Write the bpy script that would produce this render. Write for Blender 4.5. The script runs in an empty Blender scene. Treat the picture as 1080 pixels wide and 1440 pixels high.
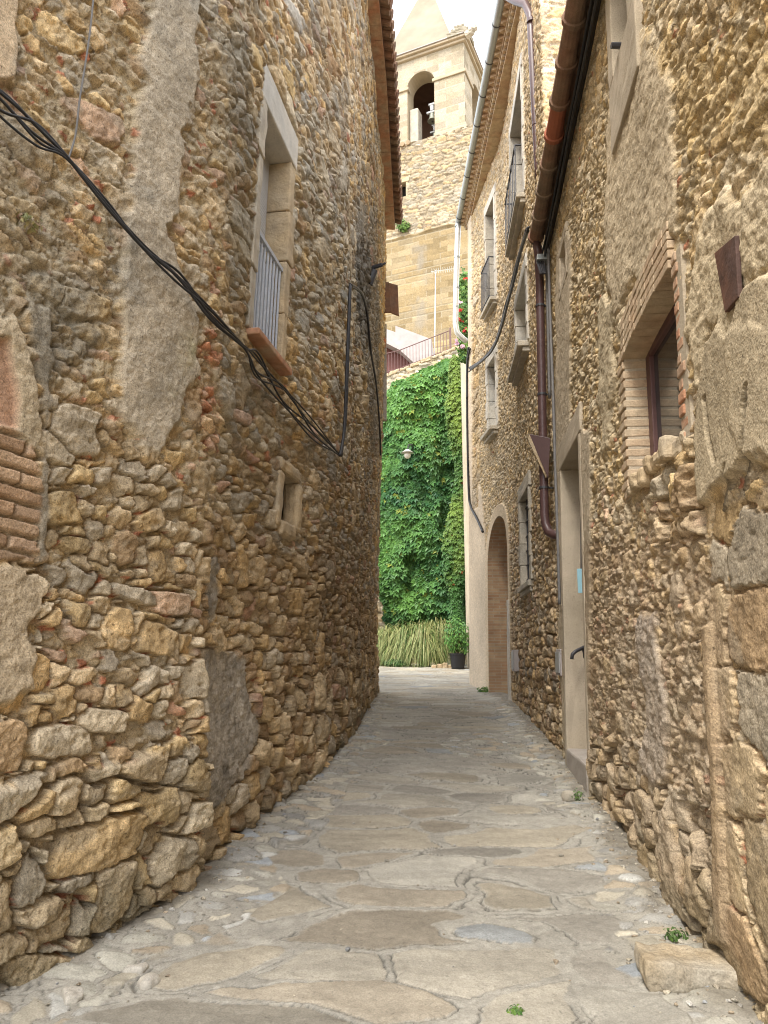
import bpy, bmesh, math, random
import numpy as np
from mathutils import Vector
random.seed(7); np.random.seed(7)
R = math.radians
SC = bpy.context.scene
# ------------------------------------------------------------------ camera, sky, sun, exposure
F, CX, CY, HC, PITCH = 1050.0, 540.0, 720.0, 1.6, math.atan(0.2)
cam = bpy.data.objects.new('camera', bpy.data.cameras.new('camera'))
SC.collection.objects.link(cam)
cam.location = (0, 0, HC); cam.rotation_euler = (math.pi/2 + PITCH, 0, 0)
cam.data.sensor_fit = 'VERTICAL'; cam.data.sensor_height = 36.0; cam.data.sensor_width = 27.0
cam.data.lens = F/1440*36.0
cam.data.clip_start = 0.05; cam.data.clip_end = 3000
SC.camera = cam
SUN_EL, SUN_AZ = R(58), R(214)          # compass-like: direction the light comes FROM (0 = +Y, clockwise)
W0 = bpy.data.worlds.new('World'); SC.world = W0; W0.use_nodes = True
nt = W0.node_tree; bg = nt.nodes['Background']
sky = nt.nodes.new('ShaderNodeTexSky'); sky.sky_type = 'NISHITA'; sky.sun_disc = False
sky.sun_elevation = SUN_EL; sky.sun_rotation = SUN_AZ; sky.dust_density = 4; sky.air_density = 1.0
mixw = nt.nodes.new('ShaderNodeMix'); mixw.data_type = 'RGBA'; mixw.inputs[0].default_value = 0.72
ncl = nt.nodes.new('ShaderNodeTexNoise'); ncl.inputs['Scale'].default_value = 2.2; ncl.inputs['Detail'].default_value = 5
rcl = nt.nodes.new('ShaderNodeValToRGB')
rcl.color_ramp.elements[0].color = (4.6, 4.7, 4.9, 1); rcl.color_ramp.elements[1].color = (6.6, 6.5, 6.35, 1)
nt.links.new(ncl.outputs['Fac'], rcl.inputs['Fac'])
nt.links.new(sky.outputs['Color'], mixw.inputs[6]); nt.links.new(rcl.outputs['Color'], mixw.inputs[7])
nt.links.new(mixw.outputs[2], bg.inputs['Color']); bg.inputs['Strength'].default_value = 0.12
sl = bpy.data.lights.new('sun', 'SUN'); sl.energy = .8; sl.angle = R(18); sl.color = (1, .96, .90)
so = bpy.data.objects.new('sun', sl); SC.collection.objects.link(so)
sd = Vector((math.sin(SUN_AZ)*math.cos(SUN_EL), math.cos(SUN_AZ)*math.cos(SUN_EL), math.sin(SUN_EL)))
so.rotation_euler = sd.to_track_quat('Z', 'Y').to_euler(); so.location = sd*60
SC.view_settings.view_transform = 'Standard'; SC.view_settings.look = 'None'
SC.view_settings.gamma = 1.0; SC.view_settings.exposure = 2.33
SC.render.engine = 'CYCLES'
SC.cycles.use_denoising = True; SC.cycles.filter_width = 1.05
SC.cycles.max_bounces = 8; SC.cycles.diffuse_bounces = 5

# ------------------------------------------------------------------ pixel -> place helpers
cp, sp_ = math.cos(PITCH), math.sin(PITCH)
def ray(u, v):
    xc = (u-CX)/F; yc = (CY-v)/F
    Y = cp - yc*sp_; Z = sp_ + yc*cp
    return xc/Y, Z/Y
def at(u, v, Y):
    a, b = ray(u, v); return Vector((a*Y, Y, HC + b*Y))
def gz(y):
    return np.clip(0.057*np.asarray(y, float), -0.7, 1.5)
# ------------------------------------------------------------------ numpy noise
def _hash(ix, iy, seed):
    with np.errstate(over='ignore'):
        h = (ix.astype(np.int64)*374761393 + iy.astype(np.int64)*668265263 + seed*974634777) & 0xffffffff
        h = ((h ^ (h >> 13))*1274126177) & 0xffffffff
        h = h ^ (h >> 16)
    return (h & 0xffffff)/16777215.0
def vn(x, y, seed=0):
    x0 = np.floor(x); y0 = np.floor(y); fx = x-x0; fy = y-y0
    fx = fx*fx*(3-2*fx); fy = fy*fy*(3-2*fy)
    a = _hash(x0, y0, seed); b = _hash(x0+1, y0, seed); c = _hash(x0, y0+1, seed); d = _hash(x0+1, y0+1, seed)
    return (a+(b-a)*fx)*(1-fy) + (c+(d-c)*fx)*fy
def fbm(x, y, seed=0, o=4, g=.5):
    s = 0; A = 1; t = 0
    for i in range(o):
        s = s + A*(vn(x*2**i+i*17.3, y*2**i-i*9.1, seed+i)*2-1); t += A; A *= g
    return s/t
def ss(a, b, x):
    t = np.clip((x-a)/(b-a), 0, 1); return t*t*(3-2*t)
# ------------------------------------------------------------------ stone patterns
C = dict(ochre=(.47,.33,.16), gold=(.52,.39,.20), tan=(.50,.40,.26), pale=(.52,.46,.35), grey=(.36,.335,.28), cool=(.33,.33,.31),
         brown=(.31,.21,.12), umber=(.23,.155,.095), pink=(.43,.29,.22), rose=(.33,.19,.15), red=(.40,.15,.085), white=(.62,.60,.54))
def pal(**k):
    cols, w = [], []
    for n, q in k.items(): cols.append(C[n]); w.append(q)
    w = np.cumsum(w)/sum(w); return np.array(cols), w
P_UP = pal(tan=4, ochre=2, gold=1.2, pale=2.2, grey=2.6, cool=.5, pink=.4, brown=1.2, red=.12)
P_LOW = pal(ochre=3, gold=1.8, tan=4.2, pale=1.6, grey=1.8, brown=1.2, rose=.25, pink=.5, red=.08)
P_BROWN = pal(brown=2.6, ochre=3, umber=.6, tan=3, grey=1.2, rose=.3)
P_BIG = pal(tan=4, gold=1.2, grey=2, pale=1, ochre=1.3)
P_SAND = pal(gold=1.4, tan=3.2, ochre=1.8, grey=1)
P_GOLDEN = pal(gold=3, ochre=1.2, tan=4, pale=2)
def pick(P, r):
    cols, w = P; return cols[np.clip(np.searchsorted(w, r), 0, len(w)-1)]
def cells(s, z, cw, ch, seed, jit=.3, sv=.3, rot=.22, sq=.5, warp=.28):
    n1 = fbm(s/cw*1.1, z/ch*1.1, seed+1, 3); n2 = fbm(s/cw*1.1+50, z/ch*1.1, seed+2, 3)
    x = s/cw + warp*n1; y = z/ch + warp*n2
    r0 = np.floor(y).astype(int); rmin = r0.min()-2; nr = r0.max()-rmin+3
    c0 = np.floor(x).astype(int); cmin = c0.min()-4; nc = c0.max()-cmin+6
    g = np.random.RandomState(seed)
    off = g.rand(nr)
    T = g.rand(8, nr, nc)
    F1 = np.full(x.shape, 9.0); F2 = np.full(x.shape, 9.0); I = np.zeros(x.shape, int); LX = np.zeros(x.shape); LY = np.zeros(x.shape)
    for dr in (-1, 0, 1):
        ri = r0+dr-rmin
        o = off[ri]
        cb = np.floor(x-o).astype(int)
        for dc in (-1, 0, 1):
            c = cb+dc; ci = c-cmin; k = ri*nc+ci
            cx = c+.5+o + jit*(T[0].ravel()[k]*2-1); cy = (r0+dr)+.5 + jit*.8*(T[1].ravel()[k]*2-1)
            dx = (x-cx); dy = (y-cy)
            a = rot*(T[2].ravel()[k]*2-1); sx = 1+sv*(T[3].ravel()[k]*2-1); sy = 1+sv*(T[4].ravel()[k]*2-1)
            asp = cw/ch
            ex = np.abs((dx + dy*a/asp)/sx); ey = np.abs((dy - dx*a*asp)/sy)
            d = (1-sq)*np.sqrt(ex*ex+ey*ey) + sq*np.maximum(ex, ey)
            n = d < F1
            F2 = np.where(n, F1, np.minimum(F2, d)); I = np.where(n, k, I)
            LX = np.where(n, dx, LX); LY = np.where(n, dy, LY); F1 = np.where(n, d, F1)
    Tr = T.reshape(8, -1)
    return F1, F2, LX, LY, Tr[5][I], Tr[6][I], Tr[7][I]
def rubble(s, z, cw, ch, seed, relief=.04, joint=.1, rnd=.3, pals=P_UP, mortar=(.45,.38,.27), flush=.0, rough=1.0, missing=.08, red=.05, facet=.5, even=.38, gal=.055, big=None, **kw):
    F1, F2, LX, LY, a, b, c = cells(s, z, cw, ch, seed, **kw)
    e = F2-F1 + .085*fbm(s*24, z*24, seed+5, 3) + .05*fbm(s*60, z*60, seed+6, 1)
    t = ss(joint*.6, joint*1.5, e)
    if big:                                           # now and then a much larger block among the small ones
        bw, bh, pr = big
        G1, G2, gx, gy, ga, gb, gc = cells(s, z, bw, bh, seed+61, jit=.42, sv=.45, rot=.35, sq=.6, warp=.22)
        e2 = np.minimum(.44-G1, G2-G1) + .05*fbm(s*11, z*11, seed+62, 4); sel = (ga < pr)
        t2 = ss(0, .05, e2)*sel; out = sel & (e2 > -.07)
        t = np.where(out, t2, t); w = sel & (e2 > -.07)
        LX = np.where(w, gx*1.2, LX); LY = np.where(w, gy*1.2, LY); F1 = np.where(w, G1, F1); a = np.where(w, .3+.7*gc, a); b = np.where(w, .55+.45*gb, b); c = np.where(w, gb, c)
    miss = (a < missing)
    hs = relief*(.35+.65*b)
    top = hs*(1 - rnd*np.clip(F1*1.6, 0, 1.2)**2)
    for q in range(3):                                # broken faces of each stone
        u1 = (a*37.1+b*11.7+q*.37) % 1; u2 = (b*53.3+c*17.9+q*.71) % 1
        g = 6.283*u1; top = np.minimum(top, hs*(1.05-.25*u2) + relief*facet*(.5+u2)*(np.cos(g)*LX+np.sin(g)*LY))
    tilt = ((c-.5)*LX*.8 + (a-.5)*LY*.8)*relief
    rg = (fbm(s*34, z*34, seed+7, 2)*.007 + fbm(s*10, z*10, seed+9, 3)*.009 - np.maximum(0, fbm(s*15, z*22, seed+11, 3)-.15)*.03)*rough
    hm = -.02 + flush + fbm(s*15, z*15, seed+13, 4)*.020*rough + fbm(s*55, z*55, seed+14, 2)*.006
    t = np.where(miss, t*.2, t)
    h = hm*(1-t) + t*(top + tilt + rg)
    mean = (pals[0]*np.diff(np.r_[0, pals[1]])[:, None]).sum(0)
    base = pick(pals, (c*.999))*(1-even)+mean*even
    vein = fbm(s*9+b*40, z*13+b*31, seed+15, 3)[..., None]
    pat = ss(.05, .4, fbm(s*5+a*20, z*6+c*20, seed+16, 4))[..., None]        # lichen and rind on single stones
    col = base*(0.70+.58*a)[..., None]*(1+.38*vein)*(1+.22*fbm(s*38, z*38, seed+19, 2))[..., None]
    col = col*(1-.4*pat)+np.array((.36,.32,.25))*.4*pat
    mcol = np.array(mortar)*(1+.22*fbm(s*7, z*7, seed+17, 3)+.18*fbm(s*40, z*40, seed+18, 2))[..., None]
    k = ss(.15, .7, t)[..., None]
    col = mcol*(1-k) + col*k
    m = t < .5                                        # small stones and slivers of tile bedded in the mortar
    if gal and m.any():
        f1, f2, lx, ly, ra, rb, rc = cells(s[m], z[m], gal*1.25, gal*.75, seed+21, jit=.34, rot=.5, sv=.45)
        tt = ss(.05, .22, f2-f1)*(ra < .62)
        hh = h[m]; cc = col[m]
        hh = hh + tt*(.006+.016*rb)*(gal/.055)
        pc = np.where((rc < red)[..., None], np.array(C['red'])*(.6+.6*rb)[..., None], (pick(pals, rb)*.5+mean*.5)*(.72+.5*ra)[..., None])
        k2 = (tt*.85)[..., None]; cc = cc*(1-k2) + pc*k2
        h[m] = hh; col[m] = cc
    return h, col
def plaster(s, z, seed, base, level=.03, rough=1.0, var=.15):
    h = level + (fbm(s*4, z*4, seed, 4)*.010 + fbm(s*22, z*22, seed+3, 4)*.007 + fbm(s*70, z*70, seed+4, 2)*.0025)*rough
    n = fbm(s*2.2, z*1.5, seed+6, 4)[..., None]; n2 = fbm(s*14, z*14, seed+8, 4)[..., None]
    return h, np.array(base)*(1+var*1.2*n+var*n2)
def bricks(s, z, seed, ch=.058, cw=.24, ang=0.0, relief=.022, base=((.42,.25,.16), (.45,.31,.21), (.36,.2,.13)), mortar=(.45,.38,.28)):
    ca, sa = math.cos(ang), math.sin(ang)
    x = s*ca+z*sa; y = -s*sa+z*ca
    y = y + .006*fbm(x*5, y*5, seed, 2); r = np.floor(y/ch); x = x + (r % 2)*cw/2
    c = np.floor(x/cw); fx = np.minimum(x/cw-c, c+1-x/cw)*cw; fy = np.minimum(y/ch-r, r+1-y/ch)*ch
    t = ss(.004, .014, np.minimum(fx, fy) + .003*fbm(s*40, z*40, seed+2, 2))
    a = _hash(c, r, seed+3); b = _hash(c, r, seed+5)
    h = t*(relief*(.7+.5*b) + .003*fbm(s*40, z*40, seed+4, 3)) + (1-t)*(.002*fbm(s*50, z*50, seed+6, 2))
    B = np.array(base); col = B[np.minimum((a*len(B)).astype(int), len(B)-1)]*(.8+.4*b)[..., None]*(1+.2*fbm(s*15, z*15, seed+7, 3))[..., None]
    return h, col*t[..., None] + np.array(mortar)*(1-t)[..., None]
# ------------------------------------------------------------------ walls that bend in plan and lean
class Wall:
    def __init__(self, pts, side, lean=0.0, zref=0.6, smooth=.5, nS=5000):
        p = np.array(pts, float); d = np.r_[0, np.cumsum(np.hypot(*np.diff(p, axis=0).T))]
        self.L = d[-1]; S = np.linspace(0, self.L, nS); x = np.interp(S, d, p[:, 0]); y = np.interp(S, d, p[:, 1])
        if smooth > 0:
            w = max(3, int(smooth/self.L*nS)//2*2+1); k = np.hanning(w+2)[1:-1]; k /= k.sum(); h = w//2
            ex = lambda q: np.convolve(np.r_[2*q[0]-q[h:0:-1], q, 2*q[-1]-q[-2:-h-2:-1]], k, 'valid')
            x, y = ex(x), ex(y)
        self.S, self.x, self.y, self.lean, self.zref = S, x, y, lean, zref
        tx, ty = np.gradient(x, S), np.gradient(y, S); l = np.hypot(tx, ty); tx /= l; ty /= l
        self.nx, self.ny = (ty, -tx) if side > 0 else (-ty, tx)   # side=+1: the alley lies to the right of travel
    def P(self, s, z, o=0.0):
        X = np.interp(s, self.S, self.x) + self.lean*(np.asarray(z)-self.zref) + o*np.interp(s, self.S, self.nx)
        Y = np.interp(s, self.S, self.y) + o*np.interp(s, self.S, self.ny)
        return X, Y, np.asarray(z)+0*X
    def pt(self, s, z, o=0.0): return Vector([float(q) for q in self.P(s, z, o)])
    def hit(self, u, v, smin=0.0, smax=1e9, off=0.0):
        a, b = ray(u, v); y_ = self.y+off*self.ny; z = HC+b*y_; f = self.x+off*self.nx+self.lean*(z-self.zref)-a*y_
        ok = (self.y[:-1] > .4) & (np.sign(f[:-1]) != np.sign(f[1:])) & (self.S[:-1] >= smin) & (self.S[:-1] <= smax)
        i = np.nonzero(ok)[0]
        if len(i) == 0:
            m = np.where((self.y > .4) & (self.S >= smin) & (self.S <= smax), np.abs(f), 1e9); i = int(m.argmin()); return float(self.S[i]), float(z[i])
        i = i[0]; t = f[i]/(f[i]-f[i+1]); return float(self.S[i]+t*(self.S[i+1]-self.S[i])), float(z[i]+t*(z[i+1]-z[i]))
    def poly(self, pix): return np.array([self.hit(*q) for q in pix])
    def sAtY(self, Y): return float(np.interp(Y, self.y, self.S))
def pdist(s, z, poly):
    """signed distance to a polygon in wall metres, positive inside"""
    d = np.full(s.shape, 1e9); ins = np.zeros(s.shape, bool); n = len(poly)
    for i in range(n):
        ax, ay = poly[i]; bx, by = poly[(i+1) % n]
        ex, ey = bx-ax, by-ay; L = ex*ex+ey*ey+1e-12
        t = np.clip(((s-ax)*ex+(z-ay)*ey)/L, 0, 1)
        d = np.minimum(d, (s-ax-t*ex)**2+(z-ay-t*ey)**2)
        if abs(ey) > 1e-9:
            ins ^= ((ay > z) != (by > z)) & (s < (bx-ax)*(z-ay)/(by-ay)+ax)
    d = np.sqrt(d); return np.where(ins, d, -d)
# ------------------------------------------------------------------ objects, tags, mesh collecting
ORG = {}
def link(o): SC.collection.objects.link(o); return o
def tag(o, label=None, cat=None, group=None, kind=None):
    if label: o['label'] = label
    if cat: o['category'] = cat
    if group: o['group'] = group
    if kind: o['kind'] = kind
    return o
def thing(name, label, cat, loc=(0, 0, 0), group=None):
    o = bpy.data.objects.new(name, None); link(o); o.location = loc; o.empty_display_size = .2
    ORG[o.name] = Vector(loc); return tag(o, label, cat, group)
def adopt(o, parent):
    if parent is not None: o.parent = parent
    return o
class MB:
    def __init__(self): self.v = []; self.f = []; self.c = []
    def add(self, vs, fs, col=None):
        n = len(self.v); self.v += [tuple(q) for q in vs]; self.f += [tuple(i+n for i in f) for f in fs]
        if col is not None: self.c += [tuple(col)]*len(vs)
    def hexa(self, p):   # p: bottom 4 then top 4
        self.add(p, [(0,1,2,3), (4,5,6,7), (0,1,5,4), (1,2,6,5), (2,3,7,6), (3,0,4,7)])
    def box(self, x0, x1, y0, y1, z0, z1):
        self.hexa([(x0,y0,z0), (x1,y0,z0), (x1,y1,z0), (x0,y1,z0), (x0,y0,z1), (x1,y0,z1), (x1,y1,z1), (x0,y1,z1)])
    def wbox(self, W, s0, s1, z0, z1, o0, o1, n=1):
        for i in range(n):
            a = s0+(s1-s0)*i/n; b = s0+(s1-s0)*(i+1)/n
            self.hexa([W.pt(a,z0,o0), W.pt(b,z0,o0), W.pt(b,z0,o1), W.pt(a,z0,o1), W.pt(a,z1,o0), W.pt(b,z1,o0), W.pt(b,z1,o1), W.pt(a,z1,o1)])
    def wprism(self, W, poly, o0, o1):
        n = len(poly); a = [W.pt(s, z, o0) for s, z in poly]; b = [W.pt(s, z, o1) for s, z in poly]
        self.add(a+b, [tuple(range(n)), tuple(range(n, 2*n))]+[(i, (i+1) % n, n+(i+1) % n, n+i) for i in range(n)])
    def prism(self, poly, d):
        n = len(poly); d = Vector(d); a = [Vector(p) for p in poly]; b = [p+d for p in a]
        self.add(a+b, [tuple(range(n)), tuple(range(n, 2*n))]+[(i, (i+1) % n, n+(i+1) % n, n+i) for i in range(n)])
    def tube(self, path, r, n=8, caps=True):
        path = [Vector(p) for p in path]; rr = r if hasattr(r, '__len__') else [r]*len(path)
        vs = []; fs = []; up = None
        for i, p in enumerate(path):
            t = (path[min(i+1, len(path)-1)]-path[max(i-1, 0)]).normalized()
            if up is None: up = Vector((0,0,1)) if abs(t.z) < .9 else Vector((1,0,0))
            a = (up - t*up.dot(t)); a = a.normalized() if a.length > 1e-6 else t.orthogonal().normalized(); up = a; b = t.cross(a)
            vs += [p+(a*math.cos(2*math.pi*k/n)+b*math.sin(2*math.pi*k/n))*rr[i] for k in range(n)]
        for i in range(len(path)-1):
            for k in range(n): fs.append((i*n+k, i*n+(k+1) % n, (i+1)*n+(k+1) % n, (i+1)*n+k))
        if caps: fs += [tuple(range(n)), tuple(range((len(path)-1)*n, len(path)*n))]
        self.add(vs, fs)
    def lathe(self, prof, c, n=16):
        c = Vector(c); vs = []; fs = []
        for r, z in prof: vs += [c+Vector((r*math.cos(2*math.pi*k/n), r*math.sin(2*math.pi*k/n), z)) for k in range(n)]
        for i in range(len(prof)-1):
            for k in range(n): fs.append((i*n+k, i*n+(k+1) % n, (i+1)*n+(k+1) % n, (i+1)*n+k))
        self.add(vs, fs+[tuple(range(n)), tuple(range((len(prof)-1)*n, len(prof)*n))])
    def build(self, name, mat, parent=None, bevel=0, smooth=False, rough=0, loc=None):
        org = ORG[parent.name] if parent is not None else Vector(loc or (0, 0, 0))
        me = bpy.data.meshes.new(name); me.from_pydata([tuple(Vector(q)-org) for q in self.v], [], self.f)
        o = bpy.data.objects.new(name, me); link(o); me.materials.append(mat)
        if self.c:
            at_ = me.attributes.new('col', 'FLOAT_COLOR', 'POINT')
            at_.data.foreach_set('color', np.c_[np.array(self.c), np.ones(len(self.c))].astype('f').ravel())
        else:
            bm = bmesh.new(); bm.from_mesh(me); bmesh.ops.recalc_face_normals(bm, faces=bm.faces)
            if rough:
                for _ in range(3):
                    ed = [e for e in bm.edges if e.calc_length() > .09]
                    if ed: bmesh.ops.subdivide_edges(bm, edges=ed, cuts=1, use_grid_fill=True)
                bm.normal_update()
                from mathutils import noise as NZ
                for q in bm.verts: q.co += q.normal*rough*(NZ.noise(q.co*9)+.5*NZ.noise(q.co*23))
            bm.to_mesh(me); bm.free()
        if smooth: me.polygons.foreach_set('use_smooth', [True]*len(me.polygons))
        if parent is not None: o.parent = parent
        else: o.location = org
        ORG[o.name] = org
        if bevel:
            m = o.modifiers.new('bevel', 'BEVEL'); m.width = bevel; m.segments = 2; m.limit_method = 'ANGLE'; m.angle_limit = R(40)
        return o
def grid_mesh(name, X, Y, Z, col, mat, parent=None, keep=None):
    nr, nc = X.shape; org = ORG[parent.name] if parent is not None else Vector((0, 0, 0))
    co = np.stack([X-org.x, Y-org.y, Z-org.z], -1).reshape(-1, 3).astype('f')
    i = np.arange(nr*nc).reshape(nr, nc)
    q = np.stack([i[:-1, :-1], i[:-1, 1:], i[1:, 1:], i[1:, :-1]], -1).reshape(-1, 4)
    if keep is not None: q = q[keep.ravel()]
    me = bpy.data.meshes.new(name); me.vertices.add(len(co)); me.vertices.foreach_set('co', co.ravel())
    me.loops.add(q.size); me.loops.foreach_set('vertex_index', q.ravel().astype('i'))
    me.polygons.add(len(q)); me.polygons.foreach_set('loop_start', np.arange(0, q.size, 4, dtype='i'))
    me.polygons.foreach_set('use_smooth', np.ones(len(q), bool))
    me.update(calc_edges=True)
    a = me.attributes.new('col', 'FLOAT_COLOR', 'POINT')
    a.data.foreach_set('color', np.c_[np.clip(col, .01, .9).reshape(-1, 3), np.ones(nr*nc)].astype('f').ravel())
    me.materials.append(mat)
    o = bpy.data.objects.new(name, me); link(o)
    if parent is not None: o.parent = parent
    ORG[o.name] = org; return o
# ------------------------------------------------------------------ materials
def mat(name, col=(.5, .5, .5), *a_, grain=0, **kw_):
    m = mat0(name, col, *a_, **kw_)
    if grain:
        t = m.node_tree; b = t.nodes['Principled BSDF']; src = b.inputs['Base Color'].links[0].from_socket; tc = [n for n in t.nodes if n.type == 'TEX_COORD'][0]
        for scl, lo, hi, a, c in ((130, .3, .7, 1-grain, 1+grain), (48, .60, .72, 1.0, 1-1.6*grain)):
            n = t.nodes.new('ShaderNodeTexNoise'); n.inputs['Scale'].default_value = scl; n.inputs['Detail'].default_value = 4; t.links.new(tc.outputs['Object'], n.inputs['Vector'])
            mr = t.nodes.new('ShaderNodeMapRange'); mr.inputs['From Min'].default_value = lo; mr.inputs['From Max'].default_value = hi; mr.inputs['To Min'].default_value = a; mr.inputs['To Max'].default_value = c
            t.links.new(n.outputs['Fac'], mr.inputs['Value']); v = t.nodes.new('ShaderNodeVectorMath'); v.operation = 'SCALE'; t.links.new(src, v.inputs[0]); t.links.new(mr.outputs['Result'], v.inputs['Scale']); src = v.outputs['Vector']
        t.links.new(src, b.inputs['Base Color'])
    return m
def mat0(name, col=(.5, .5, .5), rough=.85, var=.18, scale=6.0, bump=.3, bscale=40.0, attr=False, metal=0.0, spec=.3, tint=None, trans=0):
    m = bpy.data.materials.new(name); m.use_nodes = True; t = m.node_tree; b = t.nodes['Principled BSDF']
    b.inputs['Roughness'].default_value = rough; b.inputs['Metallic'].default_value = metal; b.inputs['Specular IOR Level'].default_value = spec
    tc = t.nodes.new('ShaderNodeTexCoord')
    n1 = t.nodes.new('ShaderNodeTexNoise'); n1.inputs['Scale'].default_value = scale; n1.inputs['Detail'].default_value = 6; n1.inputs['Roughness'].default_value = .62
    t.links.new(tc.outputs['Object'], n1.inputs['Vector'])
    mr = t.nodes.new('ShaderNodeMapRange'); mr.inputs['From Min'].default_value = .25; mr.inputs['From Max'].default_value = .75
    mr.inputs['To Min'].default_value = 1-var; mr.inputs['To Max'].default_value = 1+var
    t.links.new(n1.outputs['Fac'], mr.inputs['Value'])
    mul = t.nodes.new('ShaderNodeVectorMath'); mul.operation = 'SCALE'
    if attr:
        a = t.nodes.new('ShaderNodeAttribute'); a.attribute_name = 'col'; t.links.new(a.outputs['Color'], mul.inputs[0])
    elif tint is not None:
        n3 = t.nodes.new('ShaderNodeTexNoise'); n3.inputs['Scale'].default_value = scale*.35; n3.inputs['Detail'].default_value = 5
        t.links.new(tc.outputs['Object'], n3.inputs['Vector'])
        rp = t.nodes.new('ShaderNodeValToRGB'); rp.color_ramp.elements[0].position = .38; rp.color_ramp.elements[1].position = .64
        rp.color_ramp.elements[0].color = (*col, 1); rp.color_ramp.elements[1].color = (*tint, 1)
        t.links.new(n3.outputs['Fac'], rp.inputs['Fac']); t.links.new(rp.outputs['Color'], mul.inputs[0])
    else: mul.inputs[0].default_value = col
    t.links.new(mr.outputs['Result'], mul.inputs['Scale']); t.links.new(mul.outputs['Vector'], b.inputs['Base Color'])
    if bump:
        n2 = t.nodes.new('ShaderNodeTexNoise'); n2.inputs['Scale'].default_value = bscale; n2.inputs['Detail'].default_value = 5
        t.links.new(tc.outputs['Object'], n2.inputs['Vector'])
        bp = t.nodes.new('ShaderNodeBump'); bp.inputs['Strength'].default_value = bump; bp.inputs['Distance'].default_value = .35/bscale
        t.links.new(n2.outputs['Fac'], bp.inputs['Height']); t.links.new(bp.outputs['Normal'], b.inputs['Normal'])
    if trans: b.inputs['Transmission Weight'].default_value = trans
    return m
M = {}
M['wall'] = mat('rubble_masonry', attr=True, rough=.95, var=.24, scale=24, bump=1.0, bscale=55, spec=.12, grain=.36)
M['paving'] = mat('flagstone_paving', attr=True, rough=.85, var=.16, scale=18, bump=.7, bscale=60, spec=.2, grain=.16)
M['earth'] = mat('dry_earth', (.30,.25,.18), .95, .25, 3)
M['core'] = mat('inner_masonry', (.16,.13,.10), .95)
M['stone'] = mat('dressed_stone', (.48,.43,.34), .9, .22, 7, .7, 45, tint=(.38,.35,.29), grain=.16)
M['palestone'] = mat('pale_limestone', (.58,.54,.46), .9, .15, 8, .5, 50, tint=(.47,.45,.40), grain=.16)
M['tanstone'] = mat('tan_sandstone', (.47,.36,.22), .92, .2, 9, .8, 40, tint=(.40,.33,.23), grain=.16)
M['slab'] = mat('worn_slab', (.36,.29,.19), .92, .25, 8, .9, 40, tint=(.33,.30,.24), grain=.2)
M['cream'] = mat('cream_plaster', (.60,.52,.40), .92, .12, 3, .4, 60, tint=(.52,.44,.32), grain=.16)
M['plaster'] = mat('lime_plaster', (.47,.40,.30), .92, .14, 3.5, .5, 60, tint=(.39,.33,.24), grain=.16)
M['greyplaster'] = mat('grey_render', (.42,.38,.33), .92, .14, 3.5, .4, 60, tint=(.36,.32,.28), grain=.16)
M['brick'] = mat('old_brick', (.43,.31,.20), .92, .28, 12, .6, 60, tint=(.47,.37,.25), grain=.15)
M['brickred'] = mat('red_brick', (.42,.22,.13), .92, .3, 12, .6, 60, tint=(.42,.31,.21), grain=.15)
M['tile'] = mat('terracotta_tile', (.24,.135,.088), .9, .3, 7, .5, 50, tint=(.22,.16,.11), grain=.15)
M['tilered'] = mat('new_terracotta', (.36,.125,.07), .85, .15, 8, .2, 50)
M['tilepale'] = mat('weathered_tile', (.40,.29,.18), .9, .25, 8, .5, 50, tint=(.33,.26,.17))
M['genoise'] = mat('cornice_brick', (.46,.36,.23), .92, .25, 10, .5, 50, tint=(.42,.29,.18))
M['zinc'] = mat('zinc_sheet', (.36,.39,.38), .45, .12, 5, .1, 30, metal=.55, spec=.5)
M['zincpale'] = mat('bright_zinc', (.62,.64,.62), .4, .08, 5, .1, 30, metal=.5, spec=.5)
M['brownpipe'] = mat('brown_pipe_paint', (.085,.045,.042), .42, .12, 8, .05, 30, spec=.5)
M['brownwood'] = mat('brown_window_paint', (.11,.055,.05), .5, .15, 9, .2, 40, spec=.4)
M['rust'] = mat('rusty_plate', (.085,.05,.04), .75, .4, 12, .4, 50, tint=(.13,.06,.035))
M['wood'] = mat('weathered_board', (.20,.105,.06), .85, .3, 9, .4, 50, tint=(.15,.10,.07))
M['greywood'] = mat('grey_board', (.33,.30,.25), .9, .25, 9, .4, 50)
M['cable'] = mat('black_cable', (.022,.022,.024), .5, .1, 20, 0, spec=.4)
M['greycable'] = mat('grey_conduit', (.16,.155,.15), .55, .1, 20, 0, spec=.4)
M['iron'] = mat('dark_iron', (.045,.045,.05), .5, .2, 20, .1, 60, spec=.5)
M['greyiron'] = mat('pale_grey_bars', (.42,.45,.49), .55, .15, 20, .1, 60, spec=.4)
M['rail'] = mat('maroon_rail_paint', (.15,.085,.08), .55, .1, 20, 0)
M['maroon'] = mat('maroon_door_paint', (.13,.05,.04), .6, .15, 6, .1)
M['blind'] = mat('pale_blind', (.47,.46,.44), .7, .1, 12, .1)
M['grille'] = mat('blue_grey_mesh', (.45,.48,.53), .6, .12, 30, .2)
M['glass'] = mat('window_glass', (.035,.038,.04), .06, .05, 3, 0, spec=.8)
M['glasspale'] = mat('sky_painted_glass', (.20,.23,.25), .1, .05, 3, 0, spec=.9)  # paler copy of the glass, sky light painted into its colour
M['dark'] = mat('painted_interior_shade', (.012,.011,.010), .9, .1, 5, 0)  # near-black colour stands in for the shade inside openings
M['interior'] = mat('belfry_inside', (.10,.055,.035), .9, .2, 3, .2)
M['leaf'] = mat('creeper_leaves', attr=True, rough=.5, var=.15, scale=3, bump=0, spec=.35)
M['stem'] = mat('woody_stem', (.16,.11,.06), .9, .2, 20, .3)
M['potplastic'] = mat('black_plastic', (.018,.018,.02), .5, .1, 10, 0)
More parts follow.
